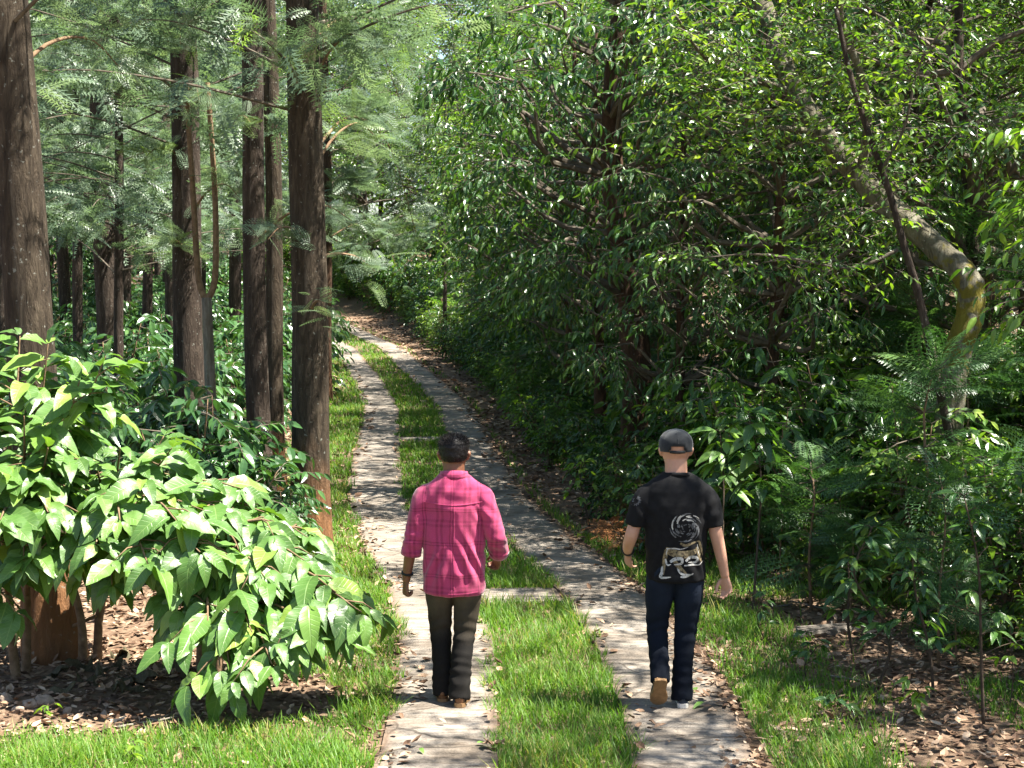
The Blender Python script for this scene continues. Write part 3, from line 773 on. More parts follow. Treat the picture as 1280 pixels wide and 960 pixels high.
for i in range(26):                                                    # deeper rows of the plantation
    Y = 40 + 3.0 * (i // 2) + rng.uniform(-1, 1); x = float(road_x(Y)) - (3.6 + 4.2 * (i % 3) + rng.uniform(-1, 1)) - .04 * Y
    px = CX + F_PX * x / Y
    silver_oak(px, 480, Y, F_PX / Y * rng.uniform(.22, .36), rng.uniform(-8, 8), i % 3, "slender dark trunk deep in the shaded coffee plantation", GO, mat=m_darkbark, scale=1.15)
for px, Y, c, s in [(-160, 15, 0, 1.0), (-60, 21, 1, 1.0), (470, 30, 2, 1), (150, 24, 1, .9), (60, 36, 0, 1.2)]:
    if px < 400:
        silver_oak(px, 500, Y, 12, 2, c, "slender dark trunk deep in the shaded coffee plantation", GO, mat=m_darkbark, scale=s, hgt=11)

# feathery boughs that reach into the open from the trunks by the path
def bough(tree, zfrom, px, py, Y, n, ln, seed, sag=.12):
    """a limb of this tree ending on the line of sight through (px, py) at distance Y, with feather leaves along it"""
    rng = np.random.default_rng(seed)
    f = np.array(tree.location); tip = at_y(px, py, Y) - f; a = np.array([0, 0, at_y(386, zfrom, f[1])[2] - f[2]]); a[0] = a[2] * LEAN[tree.name]
    l = np.linalg.norm(tip - a)
    pts = curve_pts([a, a + (tip - a) * .35 + [0, 0, l * .14], a + (tip - a) * .72 + [0, 0, l * .10], tip - [0, 0, sag * l]], 14)
    s = Soup(); s.add(*tube(pts, np.linspace(.020, .004, 14), 6), .5); link("bough", s.mesh("bough", m_stem_brown, True), tree)
    tt = .25 + .75 * rng.random(n) ** .8
    P = pts[np.minimum(13, (tt * 13.99).astype(int))] + rng.normal(0, .07, (n, 3))
    D = rand_dirs(rng, n, -.6, .6) + .5 * norm(tip - a); U = np.array([0, 0, 1.0]) + rng.normal(0, .45, (n, 3))
    M = frames(D, U) * (ln * rng.uniform(.6, 1.2, n))[:, None, None]
    lv = Soup(); V, F, uv = inst(T_FROND_FINE, M, P); lv.add(V, F, np.repeat(np.clip(.6 + rng.normal(0, .22, n), 0, 1), len(T_FROND_FINE[0])), uv)
    link("fronds", lv.mesh("fronds", m_silver), tree, kind="stuff")
T1, T2, T3, T5, T6 = OAKS[0], OAKS[1], OAKS[2], OAKS[4], OAKS[5]
for i, (tr, z0, px, py, Y, n, ln) in enumerate([
    (T5, 120, 455, 30, 15.0, 40, .34), (T5, 230, 470, 150, 16.5, 44, .36), (T5, 330, 470, 330, 15.6, 26, .30), (T5, 400, 410, 385, 14.6, 16, .26), (T5, 60, 500, 90, 18, 60, .4),
    (T5, 200, 520, 240, 19.5, 50, .4), (T5, 300, 335, 290, 14.9, 18, .3), (T5, 150, 350, 60, 14.8, 34, .34),
    (T2, 150, 250, 110, 18.6, 50, .36), (T2, 60, 225, 40, 18.8, 60, .38), (T2, 200, 180, 190, 19.5, 44, .36), (T2, 280, 300, 230, 19, 34, .34), (T2, 120, 130, 90, 20, 60, .38), (T2, 320, 210, 300, 19.5, 30, .34),
    (T1, 100, 150, 60, 12.5, 26, .30), (T3, 160, 290, 150, 17, 30, .34), (T3, 300, 440, 260, 18.2, 34, .34),
    (T6, 200, 470, 120, 33, 90, .5), (T6, 260, 450, 220, 33, 90, .5), (T6, 300, 500, 290, 35, 80, .5), (T6, 150, 520, 40, 36, 90, .55)]):
    bough(tr, z0, px, py, Y, n, ln, 500 + i)

# forked pale sapling in front of the second trunk
fo = gpt((262 - CX) / F_PX * 19.2, 19.2)
o = link("forked_sapling", None, None, "pale lichen spotted sapling forked into two upright stems before a dark trunk", "sapling", None, None, fo)
s = Soup(); Z = at_y(257, 372, 19.2)[2] - fo[2]; k = 19.2 / F_PX
s.add(*tube(curve_pts([(0, 0, -.1), (0, 0, Z * .5), (-.03, 0, Z)], 10), np.linspace(.075, .06, 10), 10), .5); link("trunk", s.mesh("trunk", bark_mat("pale_sapling_bark", [(.3, (.09, .075, .055)), (.55, (.22, .19, .15)), (.75, (.36, .33, .28))]), True), o)
for side in (-1, 1):
    s = Soup()
    e = [(-.03, 0, Z - .05), (-.03 + side * .10, .02, Z + .25), (-.05 + side * .13, .03, Z + 1.2), (-.12 + side * .13 , .03, Z + 2.55)]
    s.add(*tube(curve_pts(e, 14), np.linspace(.045, .03, 14), 8), .5); link("stem", s.mesh("stem", m_stem_brown, True), o)

# ------------------------------------------------------------------ coffee under the oaks
GC = "coffee shrubs under the silver oaks"
rng = np.random.default_rng(31)
spots = []
for Y in np.arange(14.2, 62, 1.75):
    step = 1.35 + .02 * Y
    xl = -0.36 * Y - 2.0; xr = float(road_x(Y)) - (2.5 if Y < 17 else 3.0 if Y < 34 else 2.3)
    x = xr - rng.uniform(0, .4)
    while x > xl:
        spots.append((x + rng.normal(0, .2), Y + rng.normal(0, .45))); x -= step * rng.uniform(.85, 1.2)
for i, (x, y) in enumerate(spots):
    if abs(x - (-2.0)) < .5 and abs(y - 15.4) < .7: continue
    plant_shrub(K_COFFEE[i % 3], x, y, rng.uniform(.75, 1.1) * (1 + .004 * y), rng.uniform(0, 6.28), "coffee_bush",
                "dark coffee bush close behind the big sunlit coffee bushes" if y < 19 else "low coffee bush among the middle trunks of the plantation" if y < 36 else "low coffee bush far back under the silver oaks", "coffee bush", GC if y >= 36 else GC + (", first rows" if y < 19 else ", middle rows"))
# dark glossy coffee beside the foot of the thick trunk
plant_shrub(K_COFFEE[2], -2.62, 14.2, .85, 1.2, "coffee_bush", "dark glossy coffee bush in front of the slim trunk pair", "coffee bush")
plant_shrub(K_COFFEE[1], -1.98, 14.3, .5, 2.2, "coffee_bush", "dark glossy coffee bush hugging the orange trunk foot by the path", "coffee bush")

# ------------------------------------------------------------------ forest on the right
def edge_x(y):                                                        # where the undergrowth begins
    return np.interp(y, [8, 10.5, 12.2, 13.7, 15.7, 18.3, 24.9, 33, 45, 60, 75], [3.7, 3.25, 2.55, 2.15, 1.15, .75, .15, -.25, -1.7, -4.6, -10])
GF = "forest trees crowding the right of the drive"
LAB = ["small leaved dark green tree with upright trunk in the forest crowding the drive", "small leaved bright green tree in the forest crowding the drive", "small leaved dark green tree with leaning trunk in the forest crowding the drive"]
rng = np.random.default_rng(41)
trees = []
for x, y in ((5.0, 10.2), (5.6, 13.2), (5.4, 7.2), (3.7, 21.5), (2.4, 28), (1.6, 35)):
    plant_tree(K_OPEN[0], x, y, 1.0, x * 3 + y, 'open_crowned_tree', 'open crowned forest tree whose canopy shades the right track', 'tree', 'open crowned trees beside the right track')
for Y in list(np.arange(13.6, 44, 2.9)):
    e = float(edge_x(Y))
    n = 4
    for k in range(n):
        x = e + 1.5 + 2.3 * k + rng.uniform(-.5, .5)
        if x < .40 * Y + 2.2 and not (Y < 15.2 and x / Y * F_PX + CX > 940) and not (k == 0 and 15 < Y < 27): trees.append((x, Y + rng.uniform(-.8, .8), k))
for i, (x, y, k) in enumerate(trees):
    gl = (x / y * F_PX + CX) < 860 and y < 27
    sc_ = rng.uniform(.85, 1.15) * (1 + .012 * max(0, y - 16)) * (.85 if k == 0 else 1.4 if k == 9 else 1.05)
    if gl and rng.random() < .75:
        plant_tree(K_GLOSS[i % 2], x, y, sc_, rng.uniform(0, 6.28), "glossy_leaved_tree", "dark tree with drooping glossy leaves in the forest beside the drive", "tree", "glossy dark trees in the forest beside the drive")
    else:
        plant_tree(K_SMALL[i % 3], x, y, sc_, rng.uniform(0, 6.28), "forest_tree", LAB[i % 3], "tree", GF + (", upright dark", ", bright", ", leaning dark")[i % 3], sz=sc_ * rng.uniform(.95, 1.15))
# far forest closing the view beyond the bend
rng = np.random.default_rng(43)
far = []
for Y, st in ((47, 4.0), (56, 4.2), (66, 4.0), (76, 4.2), (88, 4.6), (102, 5.5)):
    x = -.38 * Y - 2
    while x < .42 * Y + 2:
        far.append((x + rng.uniform(-.8, .8), Y + rng.uniform(-2, 2))); x += st * rng.uniform(.8, 1.2)
for i, (x, Y) in enumerate(far):
    ro = x - float(road_x(min(Y, 94)))
    if Y < 93 and -3.2 < ro < 3.4: continue
    if ro < 0 and Y < 72: continue
    s_ = (1.25 + .024 * (Y - 40)) * rng.uniform(.85, 1.2)
    plant_tree(K_SMALL[i % 3], x, Y, s_, rng.uniform(0, 6.28), "forest_tree", "tall small leaved tree in the distant forest beyond the bend", "tree", "distant forest trees beyond the bend", sz=s_ * rng.uniform(1.0, 1.2), dz=-.8)
for i in range(70):
    Y = rng.uniform(62, 92); x = rng.uniform(-.40, .12) * Y; ro = x - float(road_x(Y))
    if abs(ro) < 2.0: continue
    plant_shrub(K_COFFEE[i % 3] if ro < 0 else K_SHRUB[i % 3], x, Y, rng.uniform(1.5, 2.1), rng.uniform(0, 6.28), "coffee_bush" if ro < 0 else "forest_shrub", "low bush far away near the bend of the drive", "shrub", "bushes far away near the bend")

# undergrowth
GU = "leafy shrubs along the forest edge"; GFn = "feathery fern plants along the forest edge"
rng = np.random.default_rng(51)
for Y in list(np.arange(9.4, 46, .62)) + list(np.arange(46, 76, 1.0)):
    e = float(edge_x(Y))
    for k in range(5 if Y < 22 else 2):
        x = e + .45 + k * .85 + rng.uniform(-.35, .35)
        if x > .36 * Y + 1.8: continue
        y = Y + rng.uniform(-.3, .3); s_ = rng.uniform(.6, 1.0) * (.75 if k == 0 else 1.15 + .12 * k) * (1 + .012 * max(0, Y - 24))
        r_ = rng.random(); rz = rng.uniform(0, 6.28)
        if r_ < (.38 if Y < 17 else .2):
            v = int(rng.integers(3)); plant_shrub(K_FERN[v], x, y, s_ * 1.1, rz, "fern", ("knee high feathery fern plant at the forest edge", "low feathery fern plant at the forest edge", "tall stemmed feathery fern plant at the forest edge")[v], "fern", GFn + (", knee high", ", low", ", tall")[v])
        else:
            v = int(rng.integers(3)); plant_shrub(K_SHRUB[v], x, y, s_, rz, "forest_shrub", ("small leaved dark green shrub at the forest edge", "small leaved light green shrub at the forest edge", "large leaved glossy dark shrub at the forest edge")[v], "shrub", GU + (", small dark leaves", ", light green leaves", ", large glossy leaves")[v])
# ------------------------------------------------------------------ the sunlit coffee bushes in front
HERO = [leaf_grid(.50, 10, 2, .30, .13, .030, .05, ph=0.), leaf_grid(.46, 10, 2, .45, .18, .035, -.06, ph=1.7), leaf_grid(.52, 10, 2, .16, .10, .035, .03, ph=3.1), leaf_grid(.48, 10, 2, .62, .16, .030, 0., ph=4.4)]
HERO_ME = [[np_mesh("leaf", T[0], T[1], m_coffee, np.full(len(T[0]), t), T[2], True) for t in (.25, .45, .62, .9)] for T in HERO]

def hero_bush(seed, base_px, tips, label, leafsize=.275, maxpart=300):
    rng = np.random.default_rng(seed)
    base = at(*base_px); o = link("coffee_bush", None, None, label, "coffee bush", "sunlit coffee bushes by the drive", None, base)
    LP, LD, LU, LS = [], [], [], []
    nst = max(2, len(tips) // 7)
    stems = [np.array([rng.normal(0, .10), rng.normal(0, .08), 0]) for _ in range(nst)]
    heads = []
    for sN, s0 in enumerate(stems):
        hgt = rng.uniform(.55, .8); top = s0 + [rng.normal(0, .12), rng.normal(-.05, .1), hgt]
        pts = curve_pts([s0 - [0, 0, .08], s0 + [rng.normal(0, .03), 0, hgt * .5], top], 8)
        s = Soup(); s.add(*tube(pts, np.linspace(.036, .024, 8), 9, jitter=.05, rng=rng), .5); link("stem", s.mesh("stem", m_stem_brown, True), o); heads.append(top)
    for (px, py, Y) in tips:
        tip = at_y(px, py, Y) - base
        tip[2] = max(tip[2], .06)
        h = heads[int(np.argmin([abs(tip[0] - q[0]) for q in heads]))]
        mid = h * .5 + tip * .5; mid[2] = max(h[2], tip[2]) * .80 + .20 + .06 * rng.random()
        if tip[2] > 1.4: mid[2] = h[2] + (tip[2] - h[2]) * .55
        pts = curve_pts([h - [0, 0, .05], h * .75 + tip * .25 + [0, 0, (mid[2] - h[2]) * .65], mid * .55 + tip * .45 + [0, 0, .06], tip], 24)
        s = Soup(); s.add(*tube(pts, np.linspace(.017, .004, 24), 6), .5); link("branch", s.mesh("branch", m_stem_brown, True), o)
        seg = np.linalg.norm(np.diff(pts, axis=0), axis=1).sum()
        npair = max(3, int(seg * .75 / .125))
        for q in range(npair + 1):
            t = 1 - .75 * q / npair if q else 1.0
            f = t * 23; i = min(22, int(f)); p = pts[i] + (pts[i + 1] - pts[i]) * (f - i); d = norm(pts[min(23, i + 1)] - pts[max(0, i - 1)])
            side = norm(np.cross(d, [0, 0, 1]) + 1e-6)
            for sg in ((-1, 1) if q else (-1, 0, 1)):
                if rng.random() < .10: continue
                dd = d * (.55 if sg else 1) + side * sg * .85 + rng.normal(0, .20, 3); dd[2] -= rng.uniform(.12, .62)
                LP.append(p + dd * .015); LD.append(dd); LU.append(np.array([.18, -.38, 1.0]) + rng.normal(0, .28, 3))
                LS.append(leafsize * rng.uniform(.55, 1.25) * (.65 if q == 0 else 1))
        # side twigs
        for q in range(3):
            i = int(rng.integers(9, 21)); d = norm(pts[i + 1] - pts[i]); side = norm(np.cross(d, [0, 0, 1])) * (1 if q % 2 else -1)
            tl = rng.uniform(.18, .34); e = pts[i] + (side * .8 + d * .5) * tl - [0, 0, tl * .2]
            s = Soup(); s.add(*tube([pts[i], (pts[i] + e) / 2 + [0, 0, .03], e], [.006, .005, .003], 5), .5); link("twig", s.mesh("twig", m_stem_brown, True), o)
            for w in range(3):
                c = pts[i] + (e - pts[i]) * (.4 + .3 * w); d2 = norm(e - pts[i]); s2 = norm(np.cross(d2, [0, 0, 1]))
                for sg in ((-1, 1) if w < 2 else (-1, 0, 1)):
                    dd = d2 * (.55 if sg else 1) + s2 * sg * .85 + rng.normal(0, .2, 3); dd[2] -= rng.uniform(.12, .6)
                    LP.append(c); LD.append(dd); LU.append(np.array([.18, -.38, 1.0]) + rng.normal(0, .28, 3)); LS.append(leafsize * rng.uniform(.4, 1.1))
    LP, LD, LU, LS = map(np.array, (LP, LD, LU, LS))
    zw = LP[:, 2] + LD[:, 2] / np.linalg.norm(LD, axis=1) * LS
    ok = zw > .02; LP, LD, LU, LS = LP[ok], LD[ok], LU[ok], LS[ok]
    M = frames(LD, LU); order = np.argsort(LP[:, 1]); rest = Soup()
    for k, i in enumerate(order):
        v = int(rng.integers(4)); tt = int(rng.choice(4, p=[.25, .4, .25, .10]))
        if k < maxpart:
            l = link("leaf", HERO_ME[v][tt], o)
            mw = Matrix([list(M[i][r] * LS[i]) + [LP[i][r]] for r in range(3)] + [[0, 0, 0, 1]])
            l.matrix_local = mw
        else:
            V, F, uv = inst(HERO[v], M[i:i + 1] * LS[i], LP[i:i + 1]); rest.add(V, F, (.25, .45, .62, .9)[tt], uv)
    if rest.V: link("foliage", rest.mesh("foliage", m_coffee, True), o, kind="stuff")
    return o

hero_bush(1, (22, 846), [(60, 430, 10.7), (132, 445, 10.5), (25, 420, 10.9), (100, 475, 10.4), (-30, 470, 10.6), (30, 520, 10.2), (-10, 580, 10.0), (60, 560, 10.2), (95, 540, 10.8), (0, 650, 9.8), (60, 640, 9.9), (90, 600, 10.3), (-40, 620, 10.2), (30, 700, 9.9), (-20, 740, 10.2), (95, 700, 9.9), (50, 610, 10.8)],
          "tall sunlit coffee bush whose top sprig reaches the thick trunk")
hero_bush(2, (120, 826), [(150, 560, 10.6), (215, 560, 10.6), (180, 600, 10.1), (255, 600, 10.3), (120, 580, 10.4), (300, 610, 10.5), (150, 650, 9.8), (220, 650, 9.7), (120, 680, 9.8), (185, 705, 9.6), (250, 690, 9.7), (285, 640, 10.2), (330, 640, 10.6), (100, 620, 10.8), (205, 545, 11.3), (140, 730, 10.0)],
          "wide sunlit coffee bush spreading over dead leaves beside orange tree foot")
hero_bush(3, (243, 842), [(350, 660, 10.3), (380, 700, 10.0), (420, 740, 9.8), (452, 765, 9.7), (430, 800, 9.6), (385, 790, 9.6), (330, 720, 9.8), (300, 690, 10.1), (340, 830, 9.4), (290, 862, 9.35), (315, 790, 9.5), (260, 780, 9.6), (270, 720, 9.9), (360, 740, 9.9), (400, 670, 10.7), (225, 760, 9.8), (275, 835, 9.4), (320, 640, 10.9)],
          "sunlit coffee bush with its branch arching down onto the grass")
# ------------------------------------------------------------------ people
def loft(rings, sides=20):
    """rings: (centre, rx, ry, axis x vector, axis y vector) -> closed tube V, F"""
    a = np.linspace(0, 2 * math.pi, sides, endpoint=False); V, F = [], []
    for c, rx, ry, ax, ay in rings:
        V.append(np.asarray(c)[None] + rx * np.cos(a)[:, None] * np.asarray(ax)[None] + ry * np.sin(a)[:, None] * np.asarray(ay)[None])
    n = len(rings); V = np.concatenate(V)
    for i in range(n - 1):
        for j in range(sides):
            k = (j + 1) % sides
            F += [(i * sides + j, i * sides + k, (i + 1) * sides + k), (i * sides + j, (i + 1) * sides + k, (i + 1) * sides + j)]
    m = len(V); V = np.vstack([V, [rings[0][0]], [rings[-1][0]]]); L = (n - 1) * sides
    for j in range(sides):
        k = (j + 1) % sides
        F += [(m, k, j), (m + 1, L + j, L + k)]
    return V, np.array(F)

def limb(pts, rads, n=16, sides=16, flat=1.0):
    """tapered limb through joints with smooth radii"""
    pts = np.asarray(pts, float); P = curve_pts(pts, n)
    r = np.interp(np.linspace(0, len(pts) - 1, n), range(len(pts)), rads)
    r = np.convolve(np.pad(r, 1, mode='edge'), [.25, .5, .25], mode='valid')
    V, F = tube(P, r, sides)
    return V, F

def zloft(levels, sides=24):
    """levels: (z, x, y, rx, ry) stacked ellipses"""
    return loft([((x, y, z), rx, ry, (1, 0, 0), (0, 1, 0)) for z, x, y, rx, ry in levels], sides)

def ball(c, r, n=10):
    c = np.asarray(c, float); r = np.broadcast_to(np.asarray(r, float), (3,))
    return zloft([(c[2] + r[2] * math.cos(t), c[0], c[1], r[0] * math.sin(t), r[1] * math.sin(t)) for t in np.linspace(math.pi - .05, .05, n)], 14)

def remeshed(name, shapes, voxel, mat, smooth=4, ratio=1.0, fn=None):
    """one continuous surface round overlapping closed shapes"""
    s = Soup()
    for V, F in shapes: s.add(V, F, .5)
    me = np_mesh(name, np.concatenate(s.V), np.concatenate(s.F))
    o = bpy.data.objects.new("tmp", me); COL.objects.link(o)
    m = o.modifiers.new("r", 'REMESH'); m.mode = 'VOXEL'; m.voxel_size = voxel; m.use_smooth_shade = True
    if smooth:
        q = o.modifiers.new("s", 'SMOOTH'); q.factor = .5; q.iterations = smooth
    if ratio < 1:
        d = o.modifiers.new("d", 'DECIMATE'); d.ratio = ratio
    dg = bpy.context.evaluated_depsgraph_get()
    out = bpy.data.meshes.new_from_object(o.evaluated_get(dg))
    bpy.data.objects.remove(o); bpy.data.meshes.remove(me)
    out.name = name
    if fn:
        n = len(out.vertices); co = np.empty(n * 3, np.float32); no = np.empty(n * 3, np.float32)
        out.vertices.foreach_get("co", co); out.vertices.foreach_get("normal", no)
        co = fn(co.reshape(-1, 3).astype(float), no.reshape(-1, 3).astype(float)); out.vertices.foreach_set("co", co.astype(np.float32).ravel())
    out.polygons.foreach_set("use_smooth", np.ones(len(out.polygons), bool))
    out.update(); out.materials.clear(); out.materials.append(mat)
    return out

def hand_shapes(wrist, d, nrm, thumb, s=1.0, curl=.5):
    """palm, four fingers of unequal length and a thumb; nrm points out of the back of the hand, thumb to the thumb's side"""
    d = norm(np.asarray(d, float)); nrm = np.asarray(nrm, float); nrm = norm(nrm - d * (nrm @ d)); side = np.cross(d, nrm); side = side * np.sign(side @ np.asarray(thumb, float) or 1)
    w = np.asarray(wrist, float); S = []
    pal = [(w - d * .02 * s, .022 * s, .018 * s, side, nrm), (w + d * .02 * s, .030 * s, .017 * s, side, nrm), (w + d * .06 * s, .040 * s, .016 * s, side, nrm), (w + d * .092 * s, .041 * s, .013 * s, side, nrm), (w + d * .102 * s, .034 * s, .009 * s, side, nrm)]
    S.append(loft(pal, 14))
    for k, (off, ln, r) in enumerate([(.030, .072, .0090), (.010, .080, .0092), (-.011, .074, .0088), (-.031, .058, .0078)]):
        p = w + d * (.090 - .006 * abs(k - 1)) * s + side * off * s; pts = [p - d * .02 * s]; ang = .12; q = p
        pts.append(q)
        for seg, f in ((.42, .8), (.32, 1.25), (.26, .9)):
            ang += curl * f * (1 + .12 * k); q = q + (d * math.cos(ang) - nrm * math.sin(ang)) * ln * seg * s; pts.append(q)
        S.append(limb(pts, [r * s, r * s, r * .95 * s, r * .86 * s, r * .7 * s], 12, 9))
    t0 = w + d * .022 * s + side * .022 * s
    t1 = t0 + (d * .6 + side * .62 - nrm * .35) * .040 * s; t2 = t1 + (d * .85 + side * .2 - nrm * .5) * .034 * s; t3 = t2 + (d * .9 - nrm * .5 - side * .1) * .026 * s
    S.append(limb([t0, t1, t2, t3], [.015 * s, .0125 * s, .0105 * s, .0078 * s], 12, 10))
    return S

def head_shapes(z0, hh, wid, y=0.0, x=0.0):
    """skull, jaw, ears, nose, lips and brow; chin at z0, face towards +Y"""
    L = [(0.00, .30, .030, .030), (.06, .22, .055, .060), (.16, .14, .068, .082), (.30, .07, .080, .098), (.42, .02, .088, .108), (.55, -.01, .094, .114), (.68, -.03, .097, .116), (.80, -.05, .092, .108), (.90, -.06, .076, .088), (.97, -.06, .048, .056), (1.0, -.06, .015, .018)]
    k = wid / .194
    S = [zloft([(z0 + f * hh, x, y + oy * .115, rx * k, ry * k) for f, oy, rx, ry in L], 28)]
    for s in (-1, 1):
        S.append(loft([((x + s * .088 * k, y - .005, z0 + .36 * hh), .012, .012, (1, 0, 0), (0, 1, 0)), ((x + s * .098 * k, y - .012, z0 + .44 * hh), .010, .022, (1, 0, 0), (0, 1, 0)), ((x + s * .104 * k, y - .016, z0 + .54 * hh), .010, .027, (1, 0, 0), (0, 1, 0)), ((x + s * .102 * k, y - .014, z0 + .61 * hh), .008, .018, (1, 0, 0), (0, 1, 0))], 12))
    S.append(limb([(x, y + .103 * k, z0 + .56 * hh), (x, y + .118 * k, z0 + .46 * hh), (x, y + .130 * k, z0 + .36 * hh), (x, y + .108 * k, z0 + .33 * hh)], [.010, .011, .015, .010], 10, 10))
    S.append(ball((x, y + .098 * k, z0 + .215 * hh), (.024, .014, .010)))
    S.append(ball((x, y + .100 * k, z0 + .60 * hh), (.055, .014, .012)))
    return S

def skin_mat(name, c1, c2):
    m = rough_mat(name, [(.3, c1), (.7, c2)], scale=9, detail=4, rough=.5, bump=.12, dist=.002, spec=.4)
    b = m.node_tree.nodes["Principled BSDF"]; b.inputs["Subsurface Weight"].default_value = .08; b.inputs["Subsurface Radius"].default_value = (.01, .004, .002)
    return m
m_skin1 = skin_mat("brown_skin", (.14, .058, .030), (.20, .085, .045))
m_skin2 = skin_mat("light_skin", (.40, .21, .14), (.50, .28, .19))

def cloth_mat(name, stops, scale, rough=.85, bump=.25, weave=900.0, sheen=.2):
    m = rough_mat(name, stops, scale=scale, detail=5, rough=rough, bump=bump, dist=.004, spec=.2)
    nt = m.node_tree; b = nt.nodes["Principled BSDF"]; b.inputs["Sheen Weight"].default_value = sheen
    return m
def denim(name, dark, light, fade):
    """dark denim, faded over seat and thighs"""
    m, nt, b, out = material(name); L = nt.links
    tc = N(nt, "ShaderNodeTexCoord"); sx = N(nt, "ShaderNodeSeparateXYZ"); L.new(tc.outputs["Object"], sx.inputs[0])
    nz = N(nt, "ShaderNodeTexNoise"); nz.inputs["Scale"].default_value = 7; nz.inputs["Detail"].default_value = 5; L.new(tc.outputs["Object"], nz.inputs[0])
    mp = N(nt, "ShaderNodeMapping"); mp.inputs["Scale"].default_value = (260, 260, 30); L.new(tc.outputs["Object"], mp.inputs[0])
    tw = N(nt, "ShaderNodeTexNoise"); tw.inputs["Scale"].default_value = 1; tw.inputs["Detail"].default_value = 3; L.new(mp.outputs[0], tw.inputs[0])
    a = N(nt, "ShaderNodeMapRange"); a.inputs[1].default_value = .38; a.inputs[2].default_value = .72; L.new(sx.outputs[2], a.inputs[0])
    ml = N(nt, "ShaderNodeMath", operation='MULTIPLY'); L.new(a.outputs[0], ml.inputs[0]); L.new(nz.outputs[0], ml.inputs[1])
    ms = N(nt, "ShaderNodeMath", operation='MULTIPLY_ADD'); ms.inputs[1].default_value = .35; ms.inputs[2].default_value = -.17; L.new(tw.outputs[0], ms.inputs[0])
    sm = N(nt, "ShaderNodeMath", operation='MULTIPLY_ADD'); sm.inputs[1].default_value = fade * 1.8; L.new(ml.outputs[0], sm.inputs[0]); L.new(ms.outputs[0], sm.inputs[2])
    rp = ramp(nt, [(0, dark), (1, light)]); L.new(sm.outputs[0], rp.inputs[0]); L.new(rp.outputs[0], b.inputs["Base Color"])
    b.inputs["Roughness"].default_value = .9; b.inputs["Specular IOR Level"].default_value = .15
    bp = N(nt, "ShaderNodeBump"); bp.inputs["Strength"].default_value = .25; bp.inputs["Distance"].default_value = .003; L.new(tw.outputs[0], bp.inputs["Height"]); L.new(bp.outputs[0], b.inputs["Normal"])
    return m

def plaid_mat():
    """pink shirt with dark red window-pane check, in the shirt's own coordinates"""
    m, nt, b, out = material("pink_plaid"); L = nt.links
    tc = N(nt, "ShaderNodeTexCoord"); sx = N(nt, "ShaderNodeSeparateXYZ")
    nz = N(nt, "ShaderNodeTexNoise"); nz.inputs["Scale"].default_value = 6; L.new(tc.outputs["Object"], nz.inputs[0])
    av = N(nt, "ShaderNodeMix", data_type='VECTOR'); av.inputs[0].default_value = .035; L.new(tc.outputs["Object"], av.inputs[4]); L.new(nz.outputs["Color"], av.inputs[5])
    L.new(av.outputs[1], sx.inputs[0])
    acc = None
    def lines(sock, period, offs, half, amt):
        nonlocal acc
        for o_ in offs:
            ad = N(nt, "ShaderNodeMath", operation='ADD'); ad.inputs[1].default_value = 10 * period - o_; L.new(sock, ad.inputs[0])
            md = N(nt, "ShaderNodeMath", operation='PINGPONG'); md.inputs[1].default_value = period / 2; L.new(ad.outputs[0], md.inputs[0])
            mr = N(nt, "ShaderNodeMapRange"); mr.inputs[1].default_value = half * .6; mr.inputs[2].default_value = half * 1.3; mr.inputs[3].default_value = amt; mr.inputs[4].default_value = 0; L.new(md.outputs[0], mr.inputs[0])
            if acc is None: acc = mr.outputs[0]
            else:
                s = N(nt, "ShaderNodeMath", operation='ADD'); L.new(acc, s.inputs[0]); L.new(mr.outputs[0], s.inputs[1]); acc = s.outputs[0]
    lines(sx.outputs[0], .168, (.0, .017), .0038, .45)
    lines(sx.outputs[0], .168, (-.080, -.050), .0085, .38)
    lines(sx.outputs[2], .205, (.0, .017), .0038, .42)
    lines(sx.outputs[2], .205, (-.090, -.062), .0080, .28)
    mx = N(nt, "ShaderNodeMix", data_type='RGBA'); mx.inputs[6].default_value = (.40, .040, .115, 1); mx.inputs[7].default_value = (.13, .007, .030, 1)
    L.new(acc, mx.inputs[0])
    n2 = N(nt, "ShaderNodeTexNoise"); n2.inputs["Scale"].default_value = 420; L.new(tc.outputs["Object"], n2.inputs[0])
    r2 = ramp(nt, [(.35, (.78, .78, .78)), (.65, (1.12, 1.12, 1.15))]); L.new(n2.outputs[0], r2.inputs[0])
    mu = N(nt, "ShaderNodeMix", data_type='RGBA', blend_type='MULTIPLY'); mu.inputs[0].default_value = 1; L.new(mx.outputs[2], mu.inputs[6]); L.new(r2.outputs[0], mu.inputs[7])
    L.new(mu.outputs[2], b.inputs["Base Color"]); b.inputs["Roughness"].default_value = .85; b.inputs["Specular IOR Level"].default_value = .2; b.inputs["Sheen Weight"].default_value = .3
    bp = N(nt, "ShaderNodeBump"); bp.inputs["Strength"].default_value = .2; bp.inputs["Distance"].default_value = .002; L.new(n2.outputs[0], bp.inputs["Height"]); L.new(bp.outputs[0], b.inputs["Normal"])
    return m
m_plaid = plaid_mat()
m_tee = cloth_mat("black_jersey", [(.3, (.0035, .0035, .004)), (.7, (.008, .008, .009))], 30, sheen=0.0)
m_cap = cloth_mat("charcoal_twill", [(.3, (.010, .012, .014)), (.7, (.019, .022, .025))], 40)
m_jean1 = denim("black_faded_denim", (.010, .009, .008), (.085, .066, .042), 1.0)
m_jean2 = denim("dark_blue_denim", (.004, .006, .011), (.014, .021, .036), .55)
m_hair = rough_mat("black_hair", [(.3, (.004, .003, .003)), (.7, (.012, .009, .008))], scale=90, rough=.5, bump=.6, dist=.004, spec=.22)
m_brownshoe = rough_mat("brown_leather", [(.3, (.10, .045, .02)), (.7, (.17, .08, .035))], scale=20, rough=.55, bump=.2)
